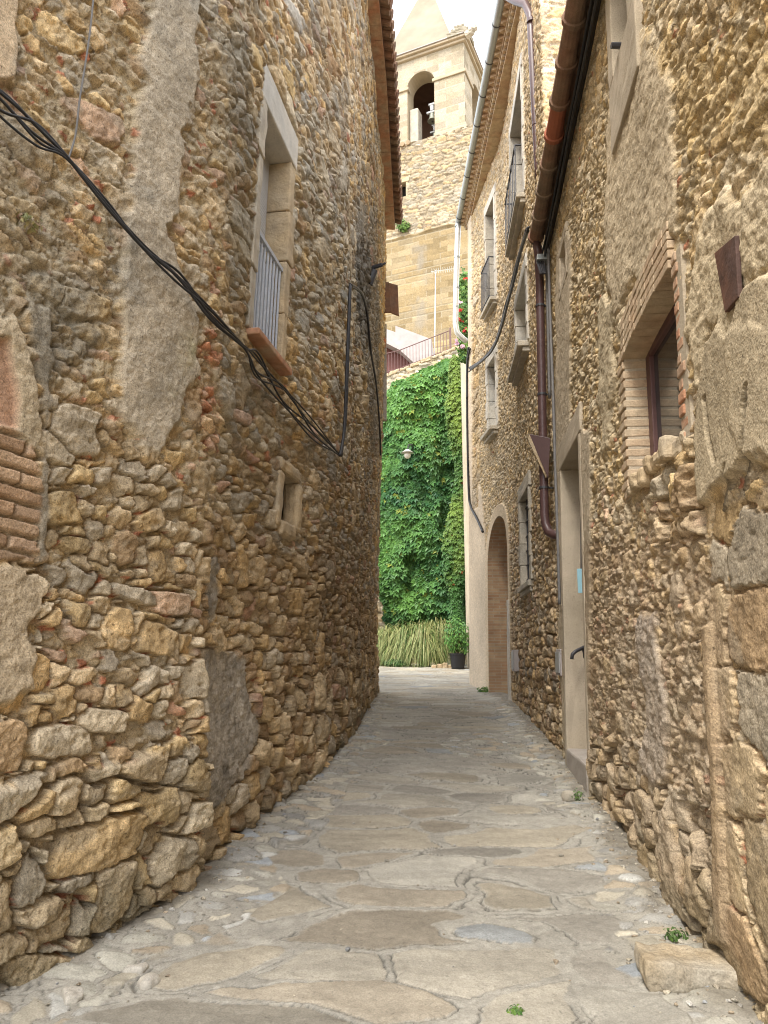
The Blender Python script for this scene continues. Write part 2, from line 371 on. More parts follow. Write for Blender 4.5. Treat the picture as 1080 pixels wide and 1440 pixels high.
M['soil'] = mat('potting_soil', (.06,.04,.03), .95)
M['bronze'] = mat('old_bronze', (.20,.21,.17), .55, .2, 12, .1, metal=.4)
M['white'] = mat('white_enamel', (.50,.49,.46), .45, .06, 8, 0, spec=.5)
M['globe'] = mat('frosted_globe', (.6,.58,.52), .25, .03, 8, 0, spec=.6)
M['blue'] = mat('pale_blue_sign', (.33,.58,.66), .5, .05, 10, 0, spec=.4)
M['ink'] = mat('dark_ink', (.06,.10,.14), .6, 0, 10, 0)
M['box'] = mat('grey_meter_door', (.33,.34,.34), .5, .1, 10, .1)
M['concrete'] = mat('grey_concrete', (.42,.38,.36), .9, .12, 4, .3, 50, tint=(.36,.33,.31))
M['spire'] = mat('spire_render', (.29,.26,.195), .92, .14, 1.2, .3, 20, tint=(.25,.22,.16))
M['belfry'] = mat('belfry_stone', (.42,.35,.25), .92, .14, 1.5, .4, 20, tint=(.36,.30,.20))
M['flower'] = mat('flower_petals', attr=True, rough=.6, var=.1, scale=3, bump=0)
# ------------------------------------------------------------------ wall builder
def scols(W, s0, s1, lo, hi, px=.95):
    ang = np.arctan2(W.x, W.y); r = np.hypot(W.x, W.y); d = np.abs(np.gradient(ang, W.S))*F*.711
    ds = np.clip(px/np.maximum(d, 1e-3), lo, hi); ds = np.where((W.y < .8), .05, ds)
    n = np.cumsum(1/ds)*(W.S[1]-W.S[0]); n -= np.interp(s0, W.S, n); N = int(np.interp(s1, W.S, n))
    return np.interp(np.arange(N+1), n, W.S)
def zrows(z0, z1, d0, d1):
    z = [z0]
    while z[-1] < z1: z.append(z[-1]+d0+(d1-d0)*max(0, (z[-1]-z0)/(z1-z0)))
    return np.array(z)
class Skin:
    """relief and colour of one wall, layer on layer"""
    def __init__(self, W, S, Z):
        self.W = W; self.s, self.z = np.meshgrid(S, Z); self.h = np.zeros(self.s.shape); self.c = np.full(self.s.shape+(3,), .4)
        self.y = np.interp(self.s, W.S, W.y); self.keep = None; self.holes = []
    def lay(self, m, fn):
        m = np.broadcast_to(m, self.s.shape); i = m > .002
        if not i.any(): return
        h, c = fn(self.s[i], self.z[i]); w = m[i]
        self.h[i] = self.h[i]*(1-w)+h*w; self.c[i] = self.c[i]*(1-w[..., None])+c*w[..., None]
    def near(self, poly, pad):
        return (self.s > poly[:, 0].min()-pad) & (self.s < poly[:, 0].max()+pad) & (self.z > poly[:, 1].min()-pad) & (self.z < poly[:, 1].max()+pad)
    def zone(self, poly, fn, edge=.03, warp=.08, seed=1, freq=4):
        i = self.near(poly, .5); m = np.zeros(self.s.shape)
        if not i.any(): return m
        s, z = self.s[i], self.z[i]
        d = pdist(s, z, poly) + warp*fbm(s*freq, z*freq, seed, 4)
        m[i] = ss(-edge, edge, d); self.lay(m, fn); return m
    def tint(self, poly, col, k, edge=.1, warp=.2, seed=1):
        i = self.near(poly, .8)
        if not i.any(): return
        s, z = self.s[i], self.z[i]; m = ss(-edge, edge, pdist(s, z, poly)+warp*fbm(s*3, z*3, seed, 5))*k
        m = (m*(.65+.7*vn(s*18, z*18, seed+3)))[..., None]; m = np.clip(m, 0, 1)
        self.c[i] = self.c[i]*(1-m)+np.array(col)*m
    def hole(self, poly, flat=.10, level=.0):
        i = self.near(poly, .6); s, z = self.s[i], self.z[i]; d = pdist(s, z, poly)
        k = ss(-flat, -flat*.35, d); self.h[i] = self.h[i]*(1-k)+level*k; self.holes.append(poly)
    def flat(self, poly, pad=.05, level=.0):
        i = self.near(poly, .5); d = pdist(self.s[i], self.z[i], poly); k = ss(-pad, -pad*.3, d); self.h[i] = self.h[i]*(1-k)+level*k
    def mesh(self, name, parent, material):
        X, Y, Z = self.W.P(self.s, self.z, self.h)
        keep = np.ones((X.shape[0]-1, X.shape[1]-1), bool)
        sc = (self.s[:-1, :-1]+self.s[1:, 1:])/2; zc = (self.z[:-1, :-1]+self.z[1:, 1:])/2
        for p in self.holes:
            i = (sc > p[:, 0].min()) & (sc < p[:, 0].max()) & (zc > p[:, 1].min()) & (zc < p[:, 1].max())
            k = np.zeros(sc.shape, bool); k[i] = pdist(sc[i], zc[i], p) > 0; keep &= ~k
        return grid_mesh(name, X, Y, Z, self.c, material, parent, keep)
def rect4(W, nt_, ft, fb, nb, **k):
    a, b, c, d = [W.hit(*q, **k) for q in (nt_, ft, fb, nb)]
    return (a[0]+d[0])/2, (b[0]+c[0])/2, (c[1]+d[1])/2, (a[1]+b[1])/2     # s0, s1, z0, z1
def rpoly(s0, s1, z0, z1): return np.array([(s0,z0), (s1,z0), (s1,z1), (s0,z1)])
def core(W, s0, s1, z0, z1, back, gap, name, parent, matn='core'):
    """closed body of the house behind its visible wall"""
    ss_ = np.linspace(s0, s1, 24); f = [W.pt(q, z0, -gap) for q in ss_]; t = [W.pt(q, z1, -gap) for q in ss_]
    b = MB(); n = len(f); pb = [Vector((x, y, z0)) for x, y in back]; pt_ = [Vector((x, y, z1)) for x, y in back]
    lo = f+pb; hi = t+pt_; k = len(lo)
    b.add(lo+hi, [tuple(range(k)), tuple(range(k, 2*k))]+[(i, (i+1) % k, k+(i+1) % k, k+i) for i in range(k)])
    return b.build(name, M[matn], parent)
def reveal(W, s0, s1, z0, z1, d, name, material, parent, t=.08, o=.0, sill=True):
    b = MB()
    b.wbox(W, s0-t, s0, z0-t, z1+t, -d, o); b.wbox(W, s1, s1+t, z0-t, z1+t, -d, o)
    b.wbox(W, s0, s1, z1, z1+t, -d, o)
    if sill: b.wbox(W, s0, s1, z0-t, z0, -d, o)
    return b.build(name, material, parent)
def frame_pane(W, s0, s1, z0, z1, o, fw, parent, fm, pm, mull=0, bars=0):
    b = MB(); d = .05
    b.wbox(W, s0, s0+fw, z0, z1, o, o+d); b.wbox(W, s1-fw, s1, z0, z1, o, o+d)
    b.wbox(W, s0+fw, s1-fw, z0, z0+fw, o, o+d); b.wbox(W, s0+fw, s1-fw, z1-fw, z1, o, o+d)
    for k in range(mull):
        q = s0+(s1-s0)*(k+1)/(mull+1); b.wbox(W, q-fw*.6, q+fw*.6, z0+fw, z1-fw, o, o+d*.96)
    for k in range(bars):
        q = z0+(z1-z0)*(k+1)/(bars+1); b.wbox(W, s0+fw, s1-fw, q-.015, q+.015, o+.005, o+d*.7)
    f = b.build('frame', M[fm], parent, bevel=.006)
    p = MB(); p.wbox(W, s0+fw*.5, s1-fw*.5, z0+fw*.5, z1-fw*.5, o+.012, o+.02); p.build('pane', M[pm], parent)
    return f

# ================================================================== LEFT HOUSE
LW = Wall([(-4.6,-3.5), (-2.8,1.6), (-1.83,3.62), (-1.46,4.3), (-1.22,4.82), (-1.15,5.6), (-.71,7.9), (-.43,11.6), (-.23,15.9), (-.2,16.35), (-.5,16.75), (-3.2,17.3)], 1, lean=.024, zref=.8, smooth=.55)
LTOP = 11.75
house_l = thing('stone_house', 'tall rubble stone house on the left with a barred window and narrow slit', 'house', (-3.5, 9, .5))
S = scols(LW, LW.sAtY(1.0), LW.L, .0065, .030); Z = zrows(-.25, LTOP, .0065, .014)
k = Skin(LW, S, Z); s, z = k.s, k.z
sc_ = LW.sAtY(4.86)                                               # the building joint
lw = fbm(s*1.1, z*1.1, 91, 4)
k.lay(1.0, lambda s, z: rubble(s, z, .20, .085, 11, relief=.050, joint=.13, flush=.0, pals=P_UP, mortar=(.45,.38,.27), missing=.16, red=.06, sv=.55, rot=.4, rough=1.3, even=.15, big=(.48,.24,.30)))
mA = ss(.3, .7, ss(sc_+.3, sc_-.2, s)*ss(2.4, 3.0, z+.4*lw)*1.0)
k.lay(mA, lambda s, z: rubble(s, z, .15, .085, 31, relief=.045, joint=.16, flush=.008, pals=P_LOW, mortar=(.47,.40,.28), missing=.25, red=.12, sv=.55, rot=.5, rough=1.5, big=(.36,.24,.33)))
mL = ss(.35, .65, ss(3.05, 2.45, z+.45*lw))
k.lay(mL*ss(sc_-.04, sc_+.04, s+.03*fbm(s*8, z*8, 5)), lambda s, z: rubble(s, z, .19, .12, 41, relief=.065, joint=.12, rnd=.45, flush=-.016, pals=P_BROWN, mortar=(.42,.335,.225), missing=.08, red=.03, sv=.5, rot=.35, rough=1.1, big=(.42,.30,.30)))
k.lay(mL*ss(sc_+.04, sc_-.04, s+.03*fbm(s*8, z*8, 5)), lambda s, z: rubble(s, z, .145, .098, 51, relief=.055, joint=.12, rnd=.35, flush=-.010, pals=P_LOW, mortar=(.45,.37,.25), missing=.10, red=.15, sv=.55, rot=.35, rough=1.1, big=(.34,.23,.34)))
mB = ss(1.25, 1.0, z+.25*lw)*ss(sc_+.03, sc_-.05, s)
k.lay(ss(.35, .65, mB), lambda s, z: rubble(s, z, .21, .15, 61, relief=.085, joint=.10, rnd=.4, flush=-.026, pals=P_BIG, mortar=(.40,.33,.23), missing=.04, red=.12, sv=.5, rot=.35, rough=1.3, big=(.50,.30,.36)))
mC = ss(1.15, .85, z-.057*k.y+.2*lw)*ss(sc_-.02, sc_+.04, s)
k.lay(ss(.35, .65, mC), lambda s, z: rubble(s, z, .24, .19, 71, relief=.085, joint=.10, rnd=.45, flush=-.026, pals=P_BROWN, mortar=(.36,.29,.20), missing=.03, red=.05, sv=.45, rot=.3, rough=1.1, big=(.46,.36,.25)))
# warm zone near the top of the far end, where the wall is yellower
far = ss(LW.sAtY(12.5), LW.sAtY(15.5), s)*ss(7, 9, z)
k.c = k.c*(1+far[..., None]*np.array([.12, .06, -.12]))
gp = lambda b, lv=.035, r=1.2, sd=3, v=.16: (lambda s, z: plaster(s, z, sd, b, lv, r, v))
k.zone(LW.poly([(217,-40),(285,-40),(265,140),(250,225),(236,320),(266,425),(273,500),(252,600),(216,640),(198,636),(170,580),(168,375),(200,200)]), gp((.42,.37,.29), .05, 1.15, 3, .25), edge=.03, warp=.16, seed=4)
k.zone(LW.poly([(34,430),(64,436),(66,560),(62,680),(60,780),(44,795),(50,690),(52,600)]), gp((.27,.24,.19), .035, 1.5, 8), edge=.02, warp=.07, seed=8)
k.zone(LW.poly([(-30,500),(-10,450),(14,440),(34,500),(52,600),(42,642),(-30,600)]), gp((.46,.39,.28), .05, 1.4, 13), edge=.02, warp=.05, seed=13)
k.zone(LW.poly([(-60,470),(2,480),(16,560),(14,602),(-60,590)]), gp((.40,.26,.18), .0, .8, 15), edge=.012, warp=.02, seed=15)
k.zone(LW.poly([(-60,596),(2,604),(40,640),(50,690),(44,790),(-60,782)]), lambda s, z: bricks(s, z, 17, ch=.078, cw=.33, ang=-.06, relief=.045, base=((.43,.31,.21), (.46,.33,.23), (.38,.26,.17)), mortar=(.42,.34,.24)), edge=.02, warp=.03, seed=17)
k.zone(LW.poly([(-60,785),(50,800),(48,850),(22,905),(14,965),(-60,1010)]), gp((.45,.37,.26), .06, 1.4, 19), edge=.02, warp=.08, seed=19)
k.zone(LW.poly([(-60,-60),(22,-60),(20,60),(8,110),(-60,120)]), gp((.50,.40,.28), .06, .6, 23), edge=.015, warp=.04, seed=23)
k.zone(LW.poly([(296,800),(303,800),(301,900),(345,925),(354,1010),(336,1060),(308,1092),(284,1132),(278,1060),(284,970),(292,900)]), gp((.325,.295,.25), .02, 2.0, 27, .5), edge=.03, warp=.20, seed=27)
k.zone(LW.poly([(497,505),(512,505),(512,600),(498,600)]), lambda s, z: rubble(s, z, .34, .2, 81, relief=.16, joint=.1, pals=P_BIG, flush=-.05, red=0, missing=0), edge=.03, warp=.05)
k.tint(LW.poly([(498,290),(524,300),(530,430),(533,640),(520,640),(516,500),(498,500)]), (.27,.25,.21), .75, seed=29, warp=.5)
k.zone(LW.poly([(266,485),(300,470),(306,640),(284,640)]), lambda s, z: rubble(s, z, .13, .065, 83, relief=.05, joint=.13, pals=pal(red=2, pink=1, tan=2, gold=1), mortar=(.44,.36,.25), missing=.3, red=.4, rot=.8), edge=.05, warp=.15)
# lichen, soot and damp, each a stain with its own outline
for P_, c_, q in ([[(40,380),(110,390),(120,500),(60,520)], (.20,.185,.15), .75], [[(-20,180),(60,200),(110,420),(40,440),(-20,420)], (.30,.275,.22), .5],
                  [[(498,340),(516,340),(520,500),(500,440)], (.11,.105,.095), .75], [[(205,470),(240,470),(235,560),(200,560)], (.22,.20,.16), .45],
                  [[(300,60),(350,60),(350,420),(330,440),(310,300)], (.27,.25,.20), .5], [[(240,500),(262,500),(262,560),(235,560)], (.36,.36,.16), .5],
                  [[(330,610),(500,650),(520,960),(440,960),(360,880)], (.25,.18,.11), .25], [[(420,150),(480,150),(500,420),(430,420)], (.33,.30,.24), .4]):
    k.tint(LW.poly(P_), c_, q, seed=int(P_[0][0])+3)
g_ = fbm(s*.7, z*.7, 301, 5); k.c *= (1+.22*g_)[..., None]*np.array((1.02, 1.0, .96))
lich = ss(.12, .42, fbm(s*2.1, z*1.6, 307, 6))*ss(2.5, 4, z); k.c = k.c*(1-.5*lich[..., None])+np.array((.27,.26,.225))*.5*lich[..., None]
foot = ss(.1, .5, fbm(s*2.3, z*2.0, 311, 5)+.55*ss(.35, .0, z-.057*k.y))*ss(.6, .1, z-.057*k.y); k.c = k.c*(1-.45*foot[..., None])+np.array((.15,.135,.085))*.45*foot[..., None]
# near foot of the wall juts out as a rough plinth ending at the building joint
k.h += .17*ss(sc_+.03, sc_-.05, s)*(1-ss(.9, 2.3, z)) + .05*fbm(s*.8, z*.6, 44, 3)
k.h += .05*ss(1.4, .3, z-.057*k.y)*ss(sc_, sc_+.3, s)
w0, w1, wz0, wz1 = rect4(LW, (372,160), (407,224), (389,515), (349,465))
t0, t1, tz0, tz1 = rect4(LW, (394,666), (413,677), (411,741), (391,729))
k.flat(rpoly(w0-.13, w1+.16, wz1, wz1+.34), .06); k.hole(rpoly(w0, w1, wz0, wz1), .17, .0); k.hole(rpoly(t0, t1, tz0, tz1), .12, .01)
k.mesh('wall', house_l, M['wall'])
core(LW, LW.sAtY(-3), LW.L-.2, -.6, LTOP+.1, [(-9,17.3), (-9,-3.5)], .42, 'inner_wall', house_l)
# window with stone surround, bars and blind
win = MB(); win.wbox(LW, w0-.13, w1+.16, wz1, wz1+.34, -.30, .035); wl = win.build('window', M['palestone'], house_l, bevel=.015, rough=.005); tag(wl, 'stone lintel of the barred window')
def sub(mb, name, m, par=wl, **kw): return mb.build(name, M[m], par, **kw)
b = MB()
zz = np.linspace(wz0, wz1, 5); wd = [.13, .16, .11, .17]
for i in range(4): b.wbox(LW, w0-wd[i], w0, zz[i]+.006, zz[i+1]-.006, -.30, .03+.012*(i % 2))
sub(b, 'jamb', 'stone', bevel=.012, rough=.012)
b = MB(); wd = [.09, .14, .17, .13]
for i in range(4): b.wbox(LW, w1, w1+wd[i], zz[i]+.006, zz[i+1]-.006, -.30, .03+.012*((i+1) % 2))
sub(b, 'jamb', 'tanstone', bevel=.012, rough=.012)
b = MB(); b.wbox(LW, w0-.10, w1+.10, wz0-.055, wz0, -.25, .11); sub(b, 'sill', 'brickred', bevel=.01)
b = MB(); b.wbox(LW, w0, w1, wz0, wz1, -.30, -.28); sub(b, 'pane', 'dark')  # near-black sheet, shade of the room behind painted in
b = MB(); n = 44
for i in range(n):
    q = wz0+(wz1-wz0)*(.30+.70*i/n); b.wbox(LW, w0+.02, w1-.01, q, q+(wz1-wz0)*.70/n*.72, -.20, -.185)
sub(b, 'blind', 'blind')
ht = wz0+(wz1-wz0)*.445
b = MB(); b.wbox(LW, w0, w1, ht, ht+.035, -.03, .005); b.wbox(LW, w0, w1, wz0+.04, wz0+.07, -.03, .005)
for i in range(9):
    q = w0+(w1-w0)*(i+.5)/9
    pth = [LW.pt(q, wz0, -.013), LW.pt(q, ht, -.013)]; b.tube(pth, .011, 6)
sub(b, 'railing', 'greyiron')
b = MB(); b.wbox(LW, w0+.01, w1-.01, wz0+.02, ht-.02, -.10, -.09); sub(b, 'mesh_screen', 'grille')
# slit
b = MB(); b.wbox(LW, t0-.11, t1+.12, tz1, tz1+.12, -.35, .05); sl_ = b.build('slit_window', M['tanstone'], house_l, bevel=.03, rough=.025)
b = MB(); b.wbox(LW, t0-.13, t0, tz0-.08, tz1, -.35, .05); b.build('jamb', M['tanstone'], sl_, bevel=.03, rough=.02)
b = MB(); b.wbox(LW, t1, t1+.13, tz0-.06, tz1, -.11, .06); b.build('jamb', M['tanstone'], sl_, bevel=.035, rough=.02)
b = MB(); b.wbox(LW, t0, t1, tz0-.14, tz0, -.35, .05); b.build('sill', M['tanstone'], sl_, bevel=.03, rough=.02)
b = MB(); b.wbox(LW, t0-.05, t1+.3, tz0-.05, tz1+.05, -.39, -.36); b.build('pane', M['dark'], sl_)  # black sheet closing the slit, its inner shade painted in
# eave of the left house
sE0, sE1 = LW.sAtY(7.0), LW.sAtY(16.25)
b = MB(); n = 30
for i in range(n):
    a = sE0+(sE1-sE0)*i/n; c = sE0+(sE1-sE0)*(i+1)/n-.008; b.wbox(LW, a, c, LTOP+.00+.004*(i % 3), LTOP+.055, -.4, .21)
b.build('eave_course', M['brickred'], house_l)
b = MB(); n = 42
for i in range(n):
    q = sE0+.12+(sE1-sE0-.14)*i/n
    for lay, (oo, zo) in enumerate(((.40, .075), (.36, .13))):
        p0, p1 = LW.pt(q, LTOP+zo+.10, oo-.02*random.random()), LW.pt(q, LTOP+zo+.28, oo-.62)
        b.tube([p0, p1], [.078+.008*random.random(), .065], 10)
    p0, p1 = LW.pt(q+.11, LTOP+.12, .35+.02*random.random()), LW.pt(q+.11, LTOP+.30, -.3); b.tube([p0, p1], [.06, .06], 8)
b.build('eave_tiles', M['tile'], house_l)
b = MB(); e0 = [LW.pt(q, LTOP+.07, .22) for q in np.linspace(LW.sAtY(-3), sE1, 12)]
ridge = [Vector((-5, p.y, LTOP+1.9)) for p in e0]; n = len(e0)
lo = e0+ridge; hi = [p+Vector((0,0,.12)) for p in lo]; F_ = []
for i in range(n-1): F_ += [(i,i+1,n+i+1,n+i), (2*n+i,2*n+i+1,3*n+i+1,3*n+i)]
b.add(lo+hi, F_); b.build('roof', M['tile'], house_l)
# brown timber hood and post on the far corner
tb = thing('timber_hood', 'small brown timber hood jutting from the far corner of the left house', 'hood', at(545,440,16.2))
b = MB(); p = at(547,420,16.25); b.prism([p+Vector((-.22,-.05,.42)), p+Vector((.0,-.05,.40)), p+Vector((.06,-.05,-.36)), p+Vector((-.2,-.05,-.36))], (0,.07,0)); b.build('board', M['wood'], tb, bevel=.008)
b = MB(); b.prism([p+Vector((.0,-.02,.40)), p+Vector((.21,.06,.38)), p+Vector((.235,.06,-.40)), p+Vector((.05,-.02,-.36))], (0,.06,0)); b.build('board', M['wood'], tb, bevel=.008)
pb_ = MB(); p = at(541,500,16.3); pb_.box(p.x-.10, p.x+.045, p.y-.02, p.y+.10, 7.0, 9.35); po = pb_.build('timber_post', M['greywood'], None, bevel=.01, rough=.01); tag(po, 'grey weathered upright board under the timber hood at the corner of the left house', 'post')
ib = MB(); q = LW.hit(519,378); p = LW.pt(q[0], q[1], .0); ib.tube([p, p+Vector((.22,-.1,.02))], .035, 8); ib.tube([p+Vector((0,0,-.28)), p+Vector((.10,-.05,-.05))], [.07,.05], 8); ib.tube([p+Vector((.19,-.1,.0)), p+Vector((.28,-.12,.04))], .02, 6)
tag(ib.build('iron_bracket', M['iron'], None), 'dark iron hook bracket high on the far end of the left house', 'bracket')
# ================================================================== RIGHT-HAND WALLS (plans first, the paving needs them)
NW = Wall([(.62,-4.0), (1.12,.4), (1.47,3.3), (1.75,5.9), (2.03,8.6), (2.09,9.25)], -1, lean=.022, zref=.3, smooth=.8)
MW = Wall([(3.4,9.20), (2.10,9.25), (2.25,11.5), (2.40,14.0), (2.42,14.9), (2.27,16.4), (2.08,18.3), (2.16,18.6), (3.6,18.9)], -1, lean=.018, zref=.6, smooth=.18)
# ------------------------------------------------------------------ paving
Yp = [1.3]
while Yp[-1] < 27: Yp.append(Yp[-1]+min(.040, max(.0055, .0011*Yp[-1]**1.6)))
Yp = np.array(Yp); Tp = np.linspace(0, 1, 640)
ly = np.interp(Yp, [1.3,3.6,4.8,5.6,7.9,11.6,16.3,16.9,18,27.5], [-3.2,-1.95,-1.4,-1.35,-.95,-.65,-.42,-.7,-2.4,-3.2])
ry = np.interp(Yp, [1.3,3.3,8.6,14.4,18.3,18.9,20,27.5], [1.35,1.62,2.2,2.6,2.45,2.6,4.2,4.2])
X = ly[:, None]+(ry-ly)[:, None]*Tp[None]; Y = np.repeat(Yp[:, None], len(Tp), 1)
lb = np.interp(Yp, [1.3,3.6,4.78,5.0,5.6,7.9,11.6,16.3,17,18], [-2.8,-1.70,-1.02,-1.12,-1.15,-.71,-.43,-.2,-.6,-9])
rb = np.interp(Yp, [1.3,3.3,8.6,14.4,18.3,19], [1.2,1.47,2.03,2.4,2.1,9])
dl = X-lb[:, None]; dr = rb[:, None]-X
def flags(cw, ch, seed, relief, joint, P_, mortar, mud=.0, cdep=.014, **kw):
    F1, F2, LX, LY, a, b, c = cells(X, Y, cw, ch, seed, **kw)
    e = F2-F1+.045*fbm(X*13, Y*13, seed+5, 5, .62)+.025*fbm(X*55, Y*55, seed+4, 2)
    wid = joint*(.55+1.3*np.clip(.5+.9*fbm(X*1.1, Y*1.1, seed+3, 2), 0, 1))
    t = ss(wid*.75, wid*1.35, e); nm = fbm(X*2.3, Y*2.3, seed+6, 4)
    crack = np.exp(-((e-wid*.85)/(.008+.035*joint))**2)*ss(-.12, .14, nm+.25*np.sign(LY)*-1*.5)
    crack = np.maximum(crack, .8*np.exp(-(np.maximum(e, 0)/(.010+.05*joint))**2)*ss(.10, .32, fbm(X*1.7+9, Y*1.7, seed+2, 3)))
    lv = relief*(.35+.65*b); tilt = ((c-.5)*LX+(a-.5)*LY)*relief*1.4
    edge_ = ss(wid*.7, wid*2.6, e)
    h = t*(lv*(.35+.65*edge_)+tilt+.0035*fbm(X*22, Y*22, seed+7, 3)+.006*fbm(X*5, Y*7, seed+12, 3))-crack*cdep+(1-t)*(fbm(X*12, Y*12, seed+8, 4)*.008+mud)
    col = pick(P_, c)*(.80+.36*a)[..., None]*(1+.26*fbm(X*3+a*30, Y*8+b*30, seed+9, 5))[..., None]
    mc = np.array(mortar)*(1+.2*fbm(X*5, Y*5, seed+10, 4)+.12*fbm(X*30, Y*30, seed+11, 2))[..., None]
    kk = ss(.2, .8, t)[..., None]; col = mc*(1-kk)+col*kk; col = col*(1-.70*crack[..., None])
    return h, col
PF = (np.array([(.34,.305,.245), (.328,.297,.247), (.365,.318,.243), (.308,.31,.297), (.372,.342,.285), (.338,.29,.222)]), np.cumsum([4,3,2,.6,2,2.4])/14.0)
PE = (np.array([(.42,.39,.32), (.50,.48,.43), (.36,.34,.30), (.40,.33,.24), (.33,.34,.34), (.45,.40,.31)]), np.cumsum([4,1.2,2,2.4,.5,3])/13.1)
H1, C1 = flags(.70, .40, 201, .014, .135, PF, (.365,.336,.282), .004, .014, jit=.36, sv=.5, rot=.35, sq=.45, warp=.20)
H2, C2 = flags(.20, .13, 231, .022, .22, PE, (.355,.325,.27), .004, .012, jit=.36, sv=.5, rot=.5, sq=.3, warp=.4)
nz = .24*fbm(X*1.3, Y*1.3, 251, 4)
fall = ss(17, 15.5, Y)
me_ = np.maximum(ss(.50, .38, dl+nz*1.4), ss(.46, .34, dr+nz*1.4)*ss(15.5, 13.5, Y))*fall
# some of the middle is patched with small setts
me_ = np.maximum(me_, ss(.28, .36, fbm(X*.55+3.3, Y*.42+1.7, 261, 3)-.06)*.95)
me_ = ss(.35, .65, me_)
Hh = H1*(1-me_)+H2*me_; Cc = C1*(1-me_[..., None])+C2*me_[..., None]
Hh += .035*fbm(X*.5, Y*.35, 271, 3)+.012*fbm(X*2.2, Y*2.2, 275, 3)
Hh += .035*ss(.55, .05, dl)*fall*(.4+.8*vn(X*2, Y*2, 5)) + .03*ss(.5, .05, dr)*fall
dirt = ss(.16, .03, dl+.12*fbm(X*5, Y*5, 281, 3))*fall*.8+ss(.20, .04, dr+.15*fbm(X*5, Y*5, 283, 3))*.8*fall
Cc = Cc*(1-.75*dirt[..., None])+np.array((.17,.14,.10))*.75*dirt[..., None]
wear = fbm(X*.8, Y*.5, 291, 4)[..., None]; Cc = Cc*(1+.22*wear)
Cc = Cc*np.array((.95, .985, 1.01))
def PH(x, y):
    i = int(np.clip(np.searchsorted(Yp, y), 0, len(Yp)-1)); j = int(np.clip((x-ly[i])/(ry[i]-ly[i])*(len(Tp)-1), 0, len(Tp)-1)); return float(gz(y)+HP[max(0,i-3):i+4, max(0,j-3):j+4].mean())
HP = Hh; LBASE, RBASE = lb.copy(), rb.copy()
path = grid_mesh('path', X, Y, gz(Y)+Hh, Cc, M['paving']); tag(path, 'worn flagstone paving of the alley', kind='structure')
Xg, Yg = np.meshgrid(np.r_[-600, np.linspace(-20, 20, 21), 600], np.r_[-600, np.linspace(-14, 34, 25), 900])
gr = grid_mesh('ground', Xg, Yg, gz(Yg)-.16, np.full(Xg.shape+(3,), .3), M['earth']); tag(gr, 'bare earth ground under the village', kind='structure')

# ================================================================== RIGHT HOUSE (near)
NTOP = 7.25
house_n = thing('stone_house', 'low rough stone house on the right with a brick arched window and terracotta gutter', 'house', (4, 5, .3))
S = scols(NW, NW.sAtY(1.2), NW.L, .0065, .020); Z = zrows(-.25, NTOP, .006, .010)
k = Skin(NW, S, Z); s, z = k.s, k.z
lw = fbm(s*1.1, z*1.1, 191, 4)
k.lay(1.0, lambda s, z: rubble(s, z, .14, .075, 111, relief=.030, joint=.17, flush=.014, pals=P_GOLDEN, mortar=(.49,.41,.28), missing=.38, red=.03, sv=.55, rot=.5, rough=1.3, gal=.05, big=(.34,.17,.22)))
m1 = ss(.35, .65, ss(3.15, 2.6, z+.5*lw))
k.lay(m1, lambda s, z: rubble(s, z, .16, .10, 121, relief=.036, joint=.16, flush=.015, pals=P_LOW, mortar=(.47,.39,.28), missing=.45, red=.05, sv=.55, rot=.45, rough=1.2, big=(.36,.24,.25)))
m2 = ss(.35, .65, ss(.75, .45, z-.057*k.y+.4*lw))
k.lay(m2, lambda s, z: rubble(s, z, .20, .15, 131, relief=.065, joint=.11, rnd=.45, flush=-.02, pals=P_BIG, mortar=(.43,.36,.26), missing=.15, red=.05, sv=.45, rot=.3, rough=1.1, big=(.4,.28,.2)))
bigq = k.zone(NW.poly([(985,700),(1000,760),(1000,900),(1018,1000),(1022,1200),(1030,1460),(1500,1600),(1500,600),(1060,690)]), lambda s, z: rubble(s, z, .46, .31, 141, relief=.026, joint=.06, rnd=.08, flush=.002, pals=pal(tan=3, ochre=1.6, brown=1.8, grey=1.6), mortar=(.38,.29,.19), missing=.06, red=.10, sv=.35, rot=.10, sq=.8, rough=.38, facet=.12, warp=.14), edge=.03, warp=.05, seed=141)
k.zone(NW.poly([(998,880),(1008,880),(1020,1060),(1028,1330),(1014,1330),(1009,1060)]), gp((.38,.29,.18), .045, .7, 143), edge=.015, warp=.02, seed=143)
k.zone(NW.poly([(985,560),(1000,470),(1040,430),(1130,340),(1300,400),(1300,620),(1090,600),(1020,680),(1000,705),(985,700)]), gp((.43,.36,.25), .055, .45, 145), edge=.015, warp=.06, seed=145)
k.zone(NW.poly([(1036,470),(1130,440),(1130,640),(1062,655),(1040,600)]), gp((.48,.405,.285), .066, .4, 146), edge=.02, warp=.08, seed=146)
for cr in ([(1064,540),(1069,540),(1062,630),(1050,690),(1046,690),(1057,628)], [(1000,560),(1003,556),(1008,610),(1018,650),(1015,652),(1004,612)], [(1030,655),(1034,650),(1028,690),(1024,720),(1021,718)]):
    k.zone(NW.poly(cr), gp((.13,.105,.07), .02, .6, 148), edge=.006, warp=.014, seed=148, freq=12)
k.zone(NW.poly([(965,430),(985,330),(1120,200),(1130,340),(1040,440),(1000,470),(985,540)]), gp((.50,.42,.29), .035, 1.4, 147), edge=.04, warp=.16, seed=147)
k.zone(NW.poly([(858,150),(905,60),(950,120),(955,330),(905,370),(868,440),(850,330)]), gp((.49,.41,.29), .028, 1.2, 149), edge=.05, warp=.2, seed=149)
k.zone(NW.poly([(845,420),(868,420),(862,640),(850,640)]), gp((.50,.42,.29), .035, 1.3, 151), edge=.04, warp=.15, seed=151)
